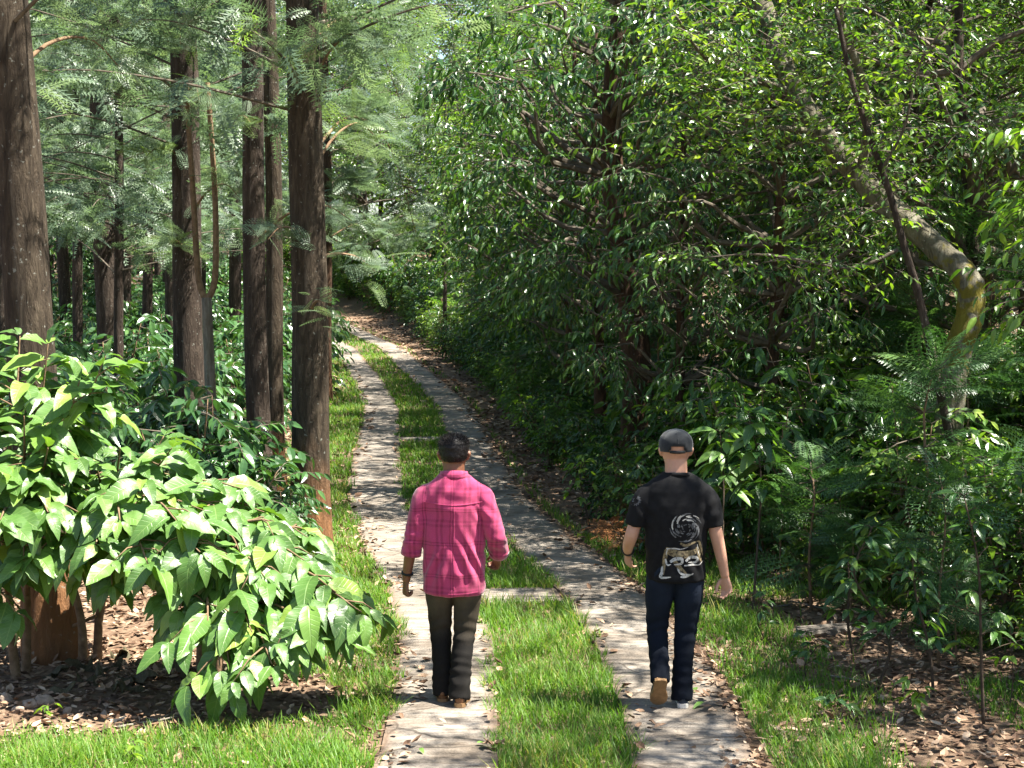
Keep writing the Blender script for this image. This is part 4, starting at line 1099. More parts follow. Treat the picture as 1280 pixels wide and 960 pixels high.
m_tansole = rough_mat("tan_rubber", [(.3, (.20, .115, .05)), (.7, (.32, .19, .09))], scale=25, rough=.75, bump=.3)
m_whitesole = rough_mat("white_rubber", [(.3, (.50, .46, .40)), (.7, (.70, .67, .60))], scale=25, rough=.6, bump=.15)
m_navyshoe = rough_mat("navy_canvas", [(.3, (.016, .02, .03)), (.7, (.04, .05, .065))], scale=60, rough=.8, bump=.2)
m_black = rough_mat("black_strap", [(.3, (.008, .008, .008)), (.7, (.02, .02, .02))], scale=30, rough=.5, bump=.1)
m_eye = rough_mat("eye_white", [(.3, (.6, .57, .53)), (.7, (.7, .67, .63))], scale=5, rough=.2, bump=0)
m_goldprint = rough_mat("gold_print", [(.36, (.015, .012, .01)), (.46, (.13, .10, .055)), (.7, (.30, .235, .13))], scale=55, rough=.7, bump=.1)
m_paleprint = rough_mat("pale_print", [(.36, (.03, .03, .03)), (.44, (.36, .35, .32)), (.7, (.56, .54, .50))], scale=75, rough=.7, bump=.1)
m_greyprint = rough_mat("grey_print", [(.35, (.035, .035, .038)), (.65, (.16, .165, .17))], scale=60, rough=.7, bump=.1)

def cloth_wrinkles(amp, freq, seed, stretch=(1, 1, 1.8), zones=()):
    """folds: noise ridges everywhere, more in the named zones (centre, radius, extra amplitude, dirz)"""
    def fn(co, no):
        d = np.zeros(len(co))
        for i, c in enumerate(co):
            p = Vector((c[0] * freq * stretch[0] + seed, c[1] * freq * stretch[1], c[2] * freq * stretch[2]))
            n = mnoise.noise(p) * .6 + mnoise.noise(p * 2.3) * .3
            d[i] = (1 - abs(n) * 2.6) * amp
        for (zc, r, a, fz, tilt) in zones:
            q = co - np.asarray(zc)
            w = np.exp(-(q ** 2).sum(1) / (r * r))
            ph = q[:, 2] * fz + q[:, 0] * tilt + np.sin(q[:, 0] * 18 + seed) * .9 + np.sin(q[:, 1] * 33 + q[:, 2] * 9) * 1.6
            d += w * a * np.sin(ph)
        return co + no * d[:, None]
    return fn

def shoe(name, heel, toe, upv, upper_mat, sole_mat, parent, s=1.0, wide=1.0):
    """upper and sole along heel -> toe"""
    heel, toe = np.asarray(heel, float), np.asarray(toe, float); f = norm(toe - heel); ln = np.linalg.norm(toe - heel); u = norm(np.asarray(upv, float) - f * (np.asarray(upv, float) @ f)); sd_ = np.cross(f, u)
    prof = [(.0, .020, .030), (.04, .031, .050), (.15, .035, .050), (.32, .034, .046), (.5, .038, .036), (.68, .046, .030), (.85, .043, .024), (.96, .028, .018), (1.0, .012, .010)]
    S = [loft([(heel + f * t * ln + u * (.022 + h * .75), w * wide, h, sd_, u) for t, w, h in prof], 18)]
    S.append(loft([(heel + f * .13 * ln + u * .055, .034, .046, sd_, f), (heel + f * .15 * ln + u * .075, .036, .044, sd_, f), (heel + f * .15 * ln + u * .085, .034, .042, sd_, f)], 16))
    sh = link(name, remeshed("upper", S, .008, upper_mat, 3, .6), parent)
    sol = [(-.01, .018), (.03, .032), (.15, .037), (.35, .034), (.5, .038), (.68, .049), (.85, .046), (.97, .028), (1.015, .010)]
    V, F = [], []
    a = []
    for sgn in (1, -1):
        for t, w in (sol if sgn > 0 else sol[::-1]): a.append(heel + f * t * ln + sd_ * w * sgn * wide)
    a = np.array(a); n = len(a); V = np.vstack([a, a + u * .028, [a.mean(0)], [a.mean(0) + u * .028]])
    for i in range(n):
        j = (i + 1) % n; F += [(i, j, j + n), (i, j + n, i + n), (2 * n, j, i), (2 * n + 1, i + n, j + n)]
    so = link("sole", np_mesh("sole", V, F, sole_mat), sh)
    return sh

def ring_band(name, c, ax, r, w, th, mat, parent, flat=.8):
    ax = norm(np.asarray(ax, float)); x = norm(np.cross(ax, [0.2, 1, .1])); y = np.cross(ax, x)
    S = loft([(np.asarray(c) + ax * o_, rr, rr * flat, x, y) for o_, rr in ((-w / 2, r), (-w / 2, r + th), (w / 2, r + th), (w / 2, r))], 24)
    return link(name, np_mesh(name, S[0], S[1], mat, smooth=True), parent)

def person(loc, spec):
    o = link("person", None, None, spec['label'], "person", None, None, loc)
    J = spec; sh = J['sh']; hip = J['hip']; k = J['girth']
    o.scale = (J['scale'],) * 3
    # ---- body: one continuous surface
    S = []
    S += head_shapes(J['chin'], J['head_h'], J['head_w'], y=J['head_y'])
    S.append(limb([(0, .004, sh + .02), (0, J['head_y'] * .5 - .01, (sh + J['chin']) / 2 + .03), (0, J['head_y'] - .02, J['chin'] + .07)], [.074 * k, .070 * k, .069 * k], 10, 18))
    S.append(zloft([(hip - .06, 0, 0, .13, .085), (hip + .05, 0, 0, .145, .095), (hip + .22, 0, .005, .125, .08), (sh - .25, 0, 0, .145, .09), (sh - .10, 0, -.005, .15, .080), (sh - .03, 0, -.01, .11, .06), (sh + .02, 0, -.01, .06, .05)]))
    for side in ('l', 'r'):
        a = J['arm_' + side]
        S.append(limb(a['pts'], [.038, .046, .042, .043, .036, .027], 22, 16))
        S += hand_shapes(a['pts'][-1], a['hd'], a['hn'], a['ht'], a.get('hs', 1.0), a.get('curl', .5))
        l = J['leg_' + side]
        S.append(limb(l, [.080, .068, .050, .048, .035], 18, 14))
    link("body", remeshed("body", S, .0055, J['skin'], 3, .5), o)
    for s in (-1, 1):
        V, F = ball((s * .034, J['head_y'] + .088, J['chin'] + .50 * J['head_h']), .0125); link("eye", np_mesh("eye", V, F, m_eye, smooth=True), o)
    # ---- trousers
    T = [zloft([(hip - .09, 0, 0, .155, .105), (hip - .02, 0, -.012, .170, .112), (hip + .05, 0, -.008, .158, .100), (hip + .10, 0, 0, .140, .088)], 28)]
    for side in ('l', 'r'):
        l = np.array(J['leg_' + side], float); T.append(limb(l, J['leg_r_' + side], 26, 20))
    link("trousers", remeshed("trousers", T, .009, J['jean'], 4, 1.0, cloth_wrinkles(.0055, 5, 3.1, (1, 1, 1.5), J['leg_zones'])), o)
    return o

# ---- the man in the pink shirt
def track_foot(px, py): p = at(px, py); return p
SLAB = .033
p1 = at(568, 884); p1[2] += SLAB
man1 = person(p1, dict(label="man in pink plaid shirt and faded black jeans walking away on the left track", sh=1.40, hip=.90, chin=1.485, head_h=.235, head_w=.188, head_y=.035, girth=1.0, scale=.975, skin=m_skin1, jean=m_jean1,
    arm_l=dict(pts=[(-.12, -.01, 1.345), (-.195, -.02, 1.29), (-.245, -.03, 1.15), (-.265, -.035, 1.06), (-.290, 0, .92), (-.312, .035, .785)], hd=(-.06, .10, -1), hn=(-.85, -.45, 0), ht=(.2, 1, 0), curl=.85),
    arm_r=dict(pts=[(.12, -.01, 1.345), (.195, -.025, 1.29), (.250, -.045, 1.17), (.270, -.04, 1.075), (.285, .05, .985), (.285, .14, .915)], hd=(-.15, .75, -.62), hn=(.8, -.1, .5), ht=(-.3, .8, .5), curl=.7),
    leg_l=[(-.085, 0, .88), (-.095, .035, .70), (-.092, .07, .49), (-.082, .045, .30), (-.072, .008, .040)],
    leg_r=[(.085, -.005, .88), (.085, .01, .70), (.070, .0, .49), (.050, -.06, .30), (.036, -.135, .050)],
    leg_r_l=[.098, .090, .070, .062, .068], leg_r_r=[.098, .090, .070, .062, .070],
    leg_zones=[((.045, -.09, .2), .12, .0045, 95, 30), ((-.075, .02, .16), .10, .004, 90, -30), ((.07, -.03, .47), .10, .005, 75, 20), ((-.09, .04, .47), .10, .004, 80, -14), ((0, -.08, .78), .10, .004, 60, 0)]))
# shirt
S1 = [zloft([(.715, 0, -.005, .186, .125), (.75, 0, -.005, .192, .130), (.86, 0, -.008, .196, .132), (1.0, 0, -.010, .194, .125), (1.15, 0, -.012, .205, .125), (1.28, 0, -.016, .210, .122), (1.36, 0, -.018, .208, .112), (1.405, 0, -.016, .180, .098), (1.44, 0, -.010, .130, .086), (1.462, 0, -.003, .100, .080), (1.478, 0, 0, .085, .076)], 36)]
for a in (((-.125, -.012, 1.355), (-.190, -.02, 1.32), (-.232, -.03, 1.17), (-.256, -.035, 1.06), (-.272, -.02, .985)), ((.125, -.012, 1.355), (.190, -.025, 1.32), (.238, -.045, 1.18), (.270, -.04, 1.075), (.288, .055, .975))):
    S1.append(limb(a, [.066, .071, .059, .054, .054], 20, 20))
shirt = link("shirt", remeshed("shirt", S1, .0085, m_plaid, 4, 1.0, cloth_wrinkles(.013, 5.0, 1.3, (1, 1, .8), [((.13, -.1, .95), .15, .012, 26, 60), ((-.12, -.1, .9), .14, .010, 22, -65), ((.0, -.12, 1.36), .12, .004, 40, 10), ((.27, -.03, 1.06), .07, .007, 95, 20), ((-.26, -.04, 1.08), .07, .006, 95, 20), ((.18, -.08, 1.24), .07, .006, 50, 60)])), man1)
co = loft([((0, .002, 1.446), .106, .094, (1, 0, 0), (0, 1, -.10)), ((0, .004, 1.470), .098, .090, (1, 0, 0), (0, 1, -.14)), ((0, .008, 1.498), .088, .084, (1, 0, 0), (0, 1, -.20)), ((0, .008, 1.496), .082, .079, (1, 0, 0), (0, 1, -.20)), ((0, .004, 1.46), .080, .076, (1, 0, 0), (0, 1, -.12))], 32)
link("collar", np_mesh("collar", co[0], co[1], m_plaid, smooth=True), shirt)
ring_band("cuff", (-.273, -.018, .985), (.15, -.15, 1), .060, .045, .006, m_plaid, shirt, 1.0)
ring_band("cuff", (.288, .055, .975), (-.1, -.65, .7), .060, .05, .006, m_plaid, shirt, 1.0)
ring_band("wristband", (-.303, .022, .835), (.15, -.25, 1), .036, .014, .004, m_black, man1, .9)
# yoke seam: a narrow raised strip across the shoulder blades
# hair: dense cap plus short strands
rngh = np.random.default_rng(9)
hz0 = 1.485; hh = .235
hs = zloft([(hz0 + f * hh, 0, .035 + oy * .115, rx * .99, ry * 1.0) for f, oy, rx, ry in [(.34, -.16, .070, .088), (.42, -.14, .084, .098), (.5, -.12, .092, .106), (.62, -.08, .098, .108), (.74, -.06, .100, .112), (.86, -.05, .093, .104), (.96, -.04, .076, .088), (1.03, -.03, .045, .056), (1.05, -.03, .012, .015)]], 30)
def hairfn(c, n):
    d = np.array([mnoise.noise(Vector(p * 55)) for p in c]) * .004
    return c + n * d[:, None]
hair = link("hair", remeshed("hair", [hs], .007, m_hair, 1, 1.0, hairfn), man1)
me = hair.data; nv = len(me.vertices); cc = np.empty(nv * 3, np.float32); nn = np.empty(nv * 3, np.float32); me.vertices.foreach_get("co", cc); me.vertices.foreach_get("normal", nn); cc = cc.reshape(-1, 3); nn = nn.reshape(-1, 3)
ix = rngh.integers(0, nv, 5200); P = cc[ix] + rngh.normal(0, .002, (5200, 3)); zr = (P[:, 2] - hz0) / hh
D = nn[ix] + np.array([0, .15, .25]) + rngh.normal(0, .35, (5200, 3)); Ln = np.where(zr > .78, .024, .009) * rngh.uniform(.6, 1.3, 5200)
TB = (np.array([[-.5, 0, 0], [.5, 0, 0], [0, 1, 0.]]), np.array([[0, 1, 2]]), np.zeros((3, 2)))
M = frames(D, rngh.normal(0, 1, (5200, 3))) * np.stack([np.full(5200, .0022), Ln, Ln], -1)[:, None, :]
V, F, uv = inst(TB, M, P - nn[ix] * .003); link("strands", np_mesh("strands", V, F, m_hair), hair, kind="stuff")
shoe("shoe", (-.072, -.055, .0), (-.095, .215, .0), (0, 0, 1), m_brownshoe, m_tansole, man1)
shoe("shoe", (.038, -.195, .010), (.062, .075, .0), (0, 0, 1), m_brownshoe, m_tansole, man1)

from mathutils.bvhtree import BVHTree
bs = BVHTree.FromPolygons([v.co.copy() for v in shirt.data.vertices], [tuple(p.vertices) for p in shirt.data.polygons])
def shirt_strip(name, pts, w, lift):
    V, F = [], []; c = curve_pts([(x, 0, z) for x, z in pts], 30); t = norm(np.gradient(c, axis=0)); nr = np.stack([-t[:, 2], 0 * t[:, 0], t[:, 0]], -1)
    for i in range(30):
        for k_ in (-.5, 0, .5):
            p = c[i] + nr[i] * w * k_; h = bs.ray_cast(Vector((p[0], -.6, p[2])), Vector((0, 1, 0)))
            V.append((p[0], (h[0].y if h[0] is not None else -.1) - lift * (1.6 if k_ == 0 else .6), p[2]))
    for i in range(29):
        for j in range(2): a_ = i * 3 + j; F.append((a_, a_ + 3, a_ + 4, a_ + 1))
    link(name, np_mesh(name, V, F, m_plaid, smooth=True), shirt)
shirt_strip("yoke_seam", [(-.185, 1.315), (-.09, 1.305), (0, 1.30), (.09, 1.305), (.185, 1.315)], .010, .003)
shirt_strip("back_pleat", [(.004, 1.29), (.006, 1.15), (.002, 1.0), (.004, .76)], .012, .0022)
shirt_strip("hem", [(-.165, .735), (-.08, .728), (0, .726), (.08, .728), (.165, .735)], .014, .003)

# ---- the man in the black T-shirt and cap
p2 = at(843, 889); p2[2] += SLAB
man2 = person(p2, dict(label="man in black printed T-shirt, cap and blue jeans walking away on the right track", sh=1.42, hip=.91, chin=1.515, head_h=.235, head_w=.192, head_y=.035, girth=1.02, scale=.98, skin=m_skin2, jean=m_jean2,
    arm_l=dict(pts=[(-.13, -.01, 1.36), (-.200, -.015, 1.30), (-.256, -.02, 1.18), (-.284, -.015, 1.09), (-.296, .075, 1.01), (-.290, .165, .955)], hd=(.08, .45, -.9), hn=(-.75, -.6, .1), ht=(.5, .75, 0), curl=.35),
    arm_r=dict(pts=[(.13, -.01, 1.36), (.195, -.02, 1.30), (.236, -.035, 1.18), (.256, -.035, 1.095), (.288, -.02, .96), (.315, -.005, .835)], hd=(.14, .05, -1), hn=(.55, .85, 0), ht=(-.9, .3, 0), curl=.40),
    leg_l=[(-.085, 0, .89), (-.098, .03, .71), (-.105, .075, .50), (-.104, -.02, .34), (-.104, -.120, .180)],
    leg_r=[(.085, 0, .89), (.085, .02, .71), (.072, .04, .49), (.055, .015, .29), (.045, -.015, .040)],
    leg_r_l=[.096, .088, .067, .060, .060], leg_r_r=[.096, .090, .069, .061, .066],
    leg_zones=[((.05, 0, .2), .12, .004, 95, 30), ((-.1, -.06, .28), .09, .004, 90, -30), ((.07, .02, .47), .10, .005, 75, 20), ((-.1, .04, .48), .10, .005, 80, -14)]))
S2 = [zloft([(.815, 0, 0, .180, .125), (.85, 0, 0, .184, .128), (.96, 0, -.006, .184, .122), (1.08, 0, -.010, .192, .120), (1.20, 0, -.014, .208, .124), (1.30, 0, -.018, .208, .122), (1.385, 0, -.018, .206, .110), (1.43, 0, -.015, .180, .096), (1.46, 0, -.010, .140, .086), (1.478, 0, -.003, .105, .080), (1.492, 0, 0, .086, .077)], 36)]
for a in (((-.130, -.012, 1.378), (-.192, -.015, 1.340), (-.236, -.018, 1.24), (-.256, -.018, 1.165)), ((.130, -.012, 1.378), (.186, -.02, 1.340), (.222, -.03, 1.24), (.238, -.034, 1.155))):
    S2.append(limb(a, [.066, .072, .066, .063], 14, 20))
tee = link("t_shirt", remeshed("t_shirt", S2, .0085, m_tee, 4, 1.0, cloth_wrinkles(.010, 4.6, 5.3, (1, 1, .8), [((.1, -.1, .95), .13, .006, 30, 50), ((-.1, -.1, .93), .13, .006, 28, -50), ((-.18, -.08, 1.25), .08, .005, 45, 55), ((.18, -.08, 1.25), .08, .005, 45, -55)])), man2)
nk = loft([((0, 0, 1.474), .100, .086, (1, 0, 0), (0, 1, -.1)), ((0, .002, 1.494), .090, .082, (1, 0, 0), (0, 1, -.15)), ((0, .002, 1.494), .083, .077, (1, 0, 0), (0, 1, -.15)), ((0, 0, 1.46), .080, .074, (1, 0, 0), (0, 1, -.1))], 30)
link("neckband", np_mesh("neckband", nk[0], nk[1], m_tee, smooth=True), tee)
ring_band("wristband", (-.292, .135, .975), (-.03, -.85, .5), .038, .020, .004, m_black, man2, .9)
shoe("shoe", (.046, -.075, .0), (.066, .205, .0), (0, 0, 1), m_navyshoe, m_whitesole, man2)
shoe("shoe", (-.104, -.180, .205), (-.108, -.030, .012), (0, .75, .6), m_navyshoe, m_tansole, man2, wide=1.15)

# cap: crown with opening and strap at the back, peak in front
hz0, hh = 1.515, .235
def capz(levels, sides=48, gap=True):
    V, F, a = [], [], np.linspace(0, 2 * math.pi, sides, endpoint=False)
    for f, oy, rx, ry in levels:
        for t in a: V.append((rx * math.cos(t), .035 + oy * .115 + ry * math.sin(t), hz0 + f * hh))
    n = len(levels)
    for i in range(n - 1):
        for j in range(sides):
            if gap and i < 2:
                ang = (j + .5) / sides * 2 * math.pi
                w = .52 if i == 0 else .36
                if abs(ang - 1.5 * math.pi) < w: continue
            k = (j + 1) % sides; F.append((i * sides + j, i * sides + k, (i + 1) * sides + k, (i + 1) * sides + j))
    V.append((0, .035 - .05 * .115, hz0 + levels[-1][0] * hh + .003)); m = len(V) - 1
    for j in range(sides): F.append(((n - 1) * sides + j, (n - 1) * sides + (j + 1) % sides, m, m))
    V, F = np.array(V), np.array(F); tri = np.concatenate([F[:, [0, 1, 2]], F[:, [0, 2, 3]]]); tri = tri[tri[:, 2] != tri[:, 1]]; tri = tri[(tri[:, 0] != tri[:, 2]) & (tri[:, 2] != tri[:, 1])]
    return V, tri
V, F = capz([(.50, -.03, .102, .118), (.57, -.03, .104, .121), (.66, -.035, .105, .122), (.76, -.04, .103, .119), (.87, -.05, .094, .108), (.96, -.05, .077, .089), (1.03, -.05, .052, .060), (1.065, -.05, .022, .026)])
capme = np_mesh("cap", V, F, m_cap, smooth=True)
cap = link("cap", capme, man2); md = cap.modifiers.new("thick", 'SOLIDIFY'); md.thickness = .004; md.offset = 1
st = loft([((-.050, -.075, hz0 + .515 * hh), .009, .003, (0, 0, 1), (0, 1, 0)), ((-.025, -.087, hz0 + .508 * hh), .009, .003, (0, 0, 1), (0, 1, 0)), ((0, -.091, hz0 + .505 * hh), .009, .003, (0, 0, 1), (0, 1, 0)), ((.025, -.087, hz0 + .508 * hh), .009, .003, (0, 0, 1), (0, 1, 0)), ((.050, -.075, hz0 + .515 * hh), .009, .003, (0, 0, 1), (0, 1, 0))], 10)
link("strap", np_mesh("strap", st[0], st[1], m_black, smooth=True), cap)
pk = []
for i, t in enumerate(np.linspace(-1, 1, 13)):
    for r in (0, .5, 1):
        x = t * .088; y0 = .035 + math.sqrt(max(0, 1 - (t * .86) ** 2)) * .112; y = y0 + r * .085 * math.sqrt(max(0, 1 - t * t * .92))
        pk.append((x, y, hz0 + .515 * hh - r * .018 - .022 * t * t))
F = [(i * 3 + j, i * 3 + j + 1, i * 3 + j + 4, i * 3 + j + 3) for i in range(12) for j in range(2)]
pe = link("peak", np_mesh("peak", pk, F, m_cap, smooth=True), cap); md = pe.modifiers.new("thick", 'SOLIDIFY'); md.thickness = .004
for q in range(6):
    aa = q * math.pi / 3; lv_ = [(.50, -.03, .102, .118), (.66, -.035, .105, .122), (.76, -.04, .103, .119), (.87, -.05, .094, .108), (.96, -.05, .077, .089), (1.03, -.05, .052, .060), (1.07, -.05, .010, .012)]
    if q % 6 == 0 or True:
        aa += math.pi / 2
        pp = [(rx * 1.03 * math.cos(aa), .035 + oy * .115 + ry * 1.03 * math.sin(aa), hz0 + f_ * hh + .003) for f_, oy, rx, ry in (lv_[1:] if q == 3 else lv_)]
        V, F = tube(pp, .0022, 5); link("seam", np_mesh("seam", V, F, m_cap, smooth=True), cap)
V, F = ball((0, .030, hz0 + 1.085 * hh), (.008, .008, .005)); link("button", np_mesh("button", V, F, m_cap, smooth=True), cap)

# print on the back of the T-shirt: flat shapes laid onto the cloth
from mathutils.bvhtree import BVHTree
bvh = BVHTree.FromPolygons([v.co.copy() for v in tee.data.vertices], [tuple(p.vertices) for p in tee.data.polygons])
def on_back(x, z, lift=.0016):
    h = bvh.ray_cast(Vector((x, -.6, z)), Vector((0, 1, 0)))
    if h[0] is None: return (x, -.11, z)
    return (h[0].x, h[0].y - lift, h[0].z)
def stroke(pts, w0, w1, n=14, lift=.0016):
    """tapered brush stroke in shirt-back coordinates (x, z) in metres"""
    c = curve_pts([(p[0], p[1], 0) for p in pts], n)[:, :2]; t = norm(np.gradient(c, axis=0)); nr = np.stack([-t[:, 1], t[:, 0]], -1)
    f = np.linspace(0, 1, n); w = (w0 + (w1 - w0) * f) * np.sin(math.pi * np.clip(.12 + .86 * f, 0, 1)) ** .5
    V, F = [], []
    for i in range(n):
        for s in (-.5, 0, .5): V.append(on_back(*(c[i] + nr[i] * w[i] * s), lift))
    for i in range(n - 1):
        for j in range(2): a = i * 3 + j; F.append((a, a + 1, a + 4, a + 3))
    return np.array(V), np.array(F)
def px2(x, y): return ((x / 4.0 + 760 - 843) / 198.4, (889 - (y / 4.0 + 525)) / 198.4)   # from a 4x crop of the photograph
def print_part(name, strokes, mat, lift):
    s = Soup()
    for pts, w0, w1 in strokes: s.add(*stroke([px2(*p) for p in pts], w0, w1, lift=lift), .5)
    link(name, s.mesh(name, mat), tee)
sw = []
rngp = np.random.default_rng(4)
swp = []
for i in range(64):                                                 # swirling tuft: short brush strokes flowing round a centre
    r = rngp.uniform(10, 74); a0 = rngp.uniform(0, 6.28); sp = rngp.uniform(.35, .8)
    pts = [(372 + r * (1 + .07 * q) * math.cos(a0 + q * sp / 2) * .98, 530 + r * (1 + .07 * q) * math.sin(a0 + q * sp / 2) * .95) for q in range(3)]
    if max(x for x, y in pts) > 452: continue
    (swp if (math.cos(a0 + 2.2) > .35 and r > 34 and rngp.random() < .8) else sw).append((pts, .010, .004))
print_part("tail_print", sw, m_greyprint, .0016)
print_part("tail_highlights", swp, m_paleprint, .0028)
gold = [([(270, 640), (300, 655), (345, 668), (400, 660), (440, 640)], .052, .046), ([(345, 610), (370, 622), (400, 612), (440, 600)], .020, .014), ([(275, 650), (268, 700), (262, 770)], .034, .018), ([(315, 700), (345, 735), (380, 765)], .036, .016), ([(430, 630), (445, 680), (458, 715)], .028, .014), ([(440, 600), (452, 640), (462, 680)], .018, .010)]
print_part("beast_print", gold, m_goldprint, .0016)
pale = [([(275, 637), (315, 636), (350, 640), (388, 628)], .011, .005), ([(296, 705), (320, 690), (352, 688), (350, 712), (315, 718)], .024, .016), ([(372, 700), (395, 682), (430, 684), (425, 706), (385, 706)], .022, .015), ([(272, 690), (282, 720), (300, 716)], .014, .008), ([(258, 730), (255, 760), (250, 784), (300, 780)], .016, .018), ([(330, 735), (355, 765), (410, 768)], .012, .016), ([(345, 778), (375, 778), (412, 762)], .014, .010), ([(365, 722), (405, 718), (440, 722), (465, 706)], .013, .008), ([(282, 640), (276, 660), (280, 678)], .010, .004), ([(432, 618), (436, 650), (444, 680)], .008, .004)]
print_part("beast_highlights", pale, m_paleprint, .0030)
# emblem on the left sleeve
s = Soup()
def on_sleeve(x, z):
    h = bvh.ray_cast(Vector((x, -.6, z)), Vector((0, 1, 0)))
    return (h[0].x, h[0].y - .0018, h[0].z) if h[0] is not None else None
for i in range(16):
    a = i / 16 * 2 * math.pi; c0 = px2(118 + 20 * math.cos(a), 397 + 22 * math.sin(a)); c1 = px2(118 + 31 * math.cos(a + .5), 397 + 31 * math.sin(a + .5))
    q = [on_sleeve(c0[0], c0[1]), on_sleeve(c0[0] + .006, c0[1] + .003), on_sleeve(c1[0] + .004, c1[1]), on_sleeve(c1[0], c1[1])]
    if all(q): s.add(np.array(q), np.array([[0, 1, 2, 3]]), .5)
for i in range(14):
    x, y = 118 + rngp.uniform(-20, 20), 397 + rngp.uniform(-20, 20); c0 = px2(x, y)
    q = [on_sleeve(c0[0], c0[1]), on_sleeve(c0[0] + .010, c0[1] + .002), on_sleeve(c0[0] + .012, c0[1] + .007), on_sleeve(c0[0] + .003, c0[1] + .006)]
    if all(q): s.add(np.array(q), np.array([[0, 1, 2, 3]]), .5)
if s.V: link("sleeve_emblem", s.mesh("sleeve_emblem", m_greyprint), tee)
# back pockets: stitched patches on both pairs of jeans
for man, z0 in ((man1, .79), (man2, .80)):
    tro = [c for c in man.children if c.name.startswith("trousers")][0]
    bt = BVHTree.FromPolygons([v.co.copy() for v in tro.data.vertices], [tuple(p.vertices) for p in tro.data.polygons])
    for sgn in (-1, 1):
        V, F = [], []
        for i, (zz, w) in enumerate([(.075, .052), (.05, .053), (.02, .053), (-.02, .051), (-.05, .047), (-.068, .012)]):
            for j in range(7):
                x = sgn * .088 + w * (j / 3 - 1) + .0; h = bt.ray_cast(Vector((x, -.6, z0 + zz)), Vector((0, 1, 0)))
                V.append((x, (h[0].y if h[0] is not None else -.1) - .0032, z0 + zz))
        for i in range(5):
            for j in range(6): a = i * 7 + j; F.append((a, a + 1, a + 8, a + 7))
        pm = np_mesh("back_pocket", V, F, tro.data.materials[0], smooth=True); link("back_pocket", pm, tro)
# ------------------------------------------------------------------ single trees and plants of the forest edge
m_moss = bark_mat("mossy_bark", [(.3, (.05, .045, .03)), (.5, (.14, .125, .085)), (.72, (.26, .245, .19))], lichen=.6)
nt = m_moss.node_tree; L = nt.links; b = nt.nodes["Principled BSDF"]; src = b.inputs["Base Color"].links[0].from_socket
tc = N(nt, "ShaderNodeTexCoord"); nz = N(nt, "ShaderNodeTexNoise"); nz.inputs["Scale"].default_value = 11; nz.inputs["Detail"].default_value = 8; L.new(tc.outputs["Object"], nz.inputs[0])
sx = N(nt, "ShaderNodeSeparateXYZ"); L.new(tc.outputs["Object"], sx.inputs[0])
d1 = N(nt, "ShaderNodeMath", operation='SUBTRACT'); d1.inputs[1].default_value = 2.35; L.new(sx.outputs[2], d1.inputs[0])
d2 = N(nt, "ShaderNodeMath", operation='ABSOLUTE'); L.new(d1.outputs[0], d2.inputs[0])
d3 = N(nt, "ShaderNodeMapRange"); d3.inputs[1].default_value = .1; d3.inputs[2].default_value = .75; d3.inputs[3].default_value = .24; d3.inputs[4].default_value = -.1; L.new(d2.outputs[0], d3.inputs[0])
d4 = N(nt, "ShaderNodeMath", operation='ADD'); L.new(nz.outputs[0], d4.inputs[0]); L.new(d3.outputs[0], d4.inputs[1])
d5 = N(nt, "ShaderNodeMapRange"); d5.inputs[1].default_value = .58; d5.inputs[2].default_value = .68; L.new(d4.outputs[0], d5.inputs[0])
mo = N(nt, "ShaderNodeMix", data_type='RGBA'); mo.inputs[7].default_value = (.16, .135, .02, 1); L.new(d5.outputs[0], mo.inputs[0]); L.new(src, mo.inputs[6]); L.new(mo.outputs[2], b.inputs["Base Color"])

rng = np.random.default_rng(61)
YM = 13.4
bx = at_y(1188, 500, YM)[0]; base = gpt(bx, YM)
o = link("leaning_tree", None, None, "crooked leaning tree with yellow moss on its bent pale trunk", "tree", None, None, base)
ctrl = [(0, 0, -.2), (-.02, 0, .8)] + [tuple(at_y(px, py, YM + dy) - base) for px, py, dy in ((1192, 470, 0), (1214, 385, 0), (1206, 345, .05), (1160, 300, .3), (1075, 222, .8), (995, 115, 1.3), (955, 10, 1.8), (930, -80, 2.2))]
pts = curve_pts(ctrl, 60)
s = Soup(); s.add(*tube(pts, np.linspace(.13, .085, 60), 14, jitter=.05, rng=rng), .5); link("trunk", s.mesh("trunk", m_moss, True), o)
def limb_px(parent, pxs, r0, r1, name="bough", mat=None):
    P = curve_pts([at_y(px, py, Y) - np.array(parent.location) for px, py, Y in pxs], 26)
    s = Soup(); s.add(*tube(P, np.linspace(r0, r1, 26), 8, jitter=.05, rng=rng), .5); return link(name, s.mesh(name, mat or m_moss, True), parent), P
lm, P1 = limb_px(o, [(1075, 222, YM + .8), (1085, 150, YM + .6), (1075, 90, YM + .4), (1050, 20, YM + .3), (1060, -60, YM + .2)], .045, .025)
lm, P2 = limb_px(o, [(995, 115, YM + 1.3), (930, 95, YM + 1.0), (880, 70, YM + .8), (845, 20, YM + .6)], .035, .012)
lm, P3 = limb_px(o, [(1030, 165, YM + 1.1), (960, 160, YM + .8), (905, 165, YM + .6), (850, 140, YM + .5)], .030, .008)
lv = Soup(); tw = Soup()
PP = np.concatenate([pts[34:], P1[6:], P2[8:], P3[8:]]); n = 620; q = PP[rng.integers(0, len(PP), n)] + rng.normal(0, .24, (n, 3)) + np.array([0, -.12, 0])
sprays(rng, lv, q, rand_dirs(rng, n, -.5, .6), .38 * rng.uniform(.6, 1.3, n), 6, .085, T_SMALL, .15, .3, base_t=.55, twig=tw)
link("crown", lv.mesh("crown", m_broad), o, kind="stuff"); link("branches", tw.mesh("branches", m_twig), o, kind="stuff")

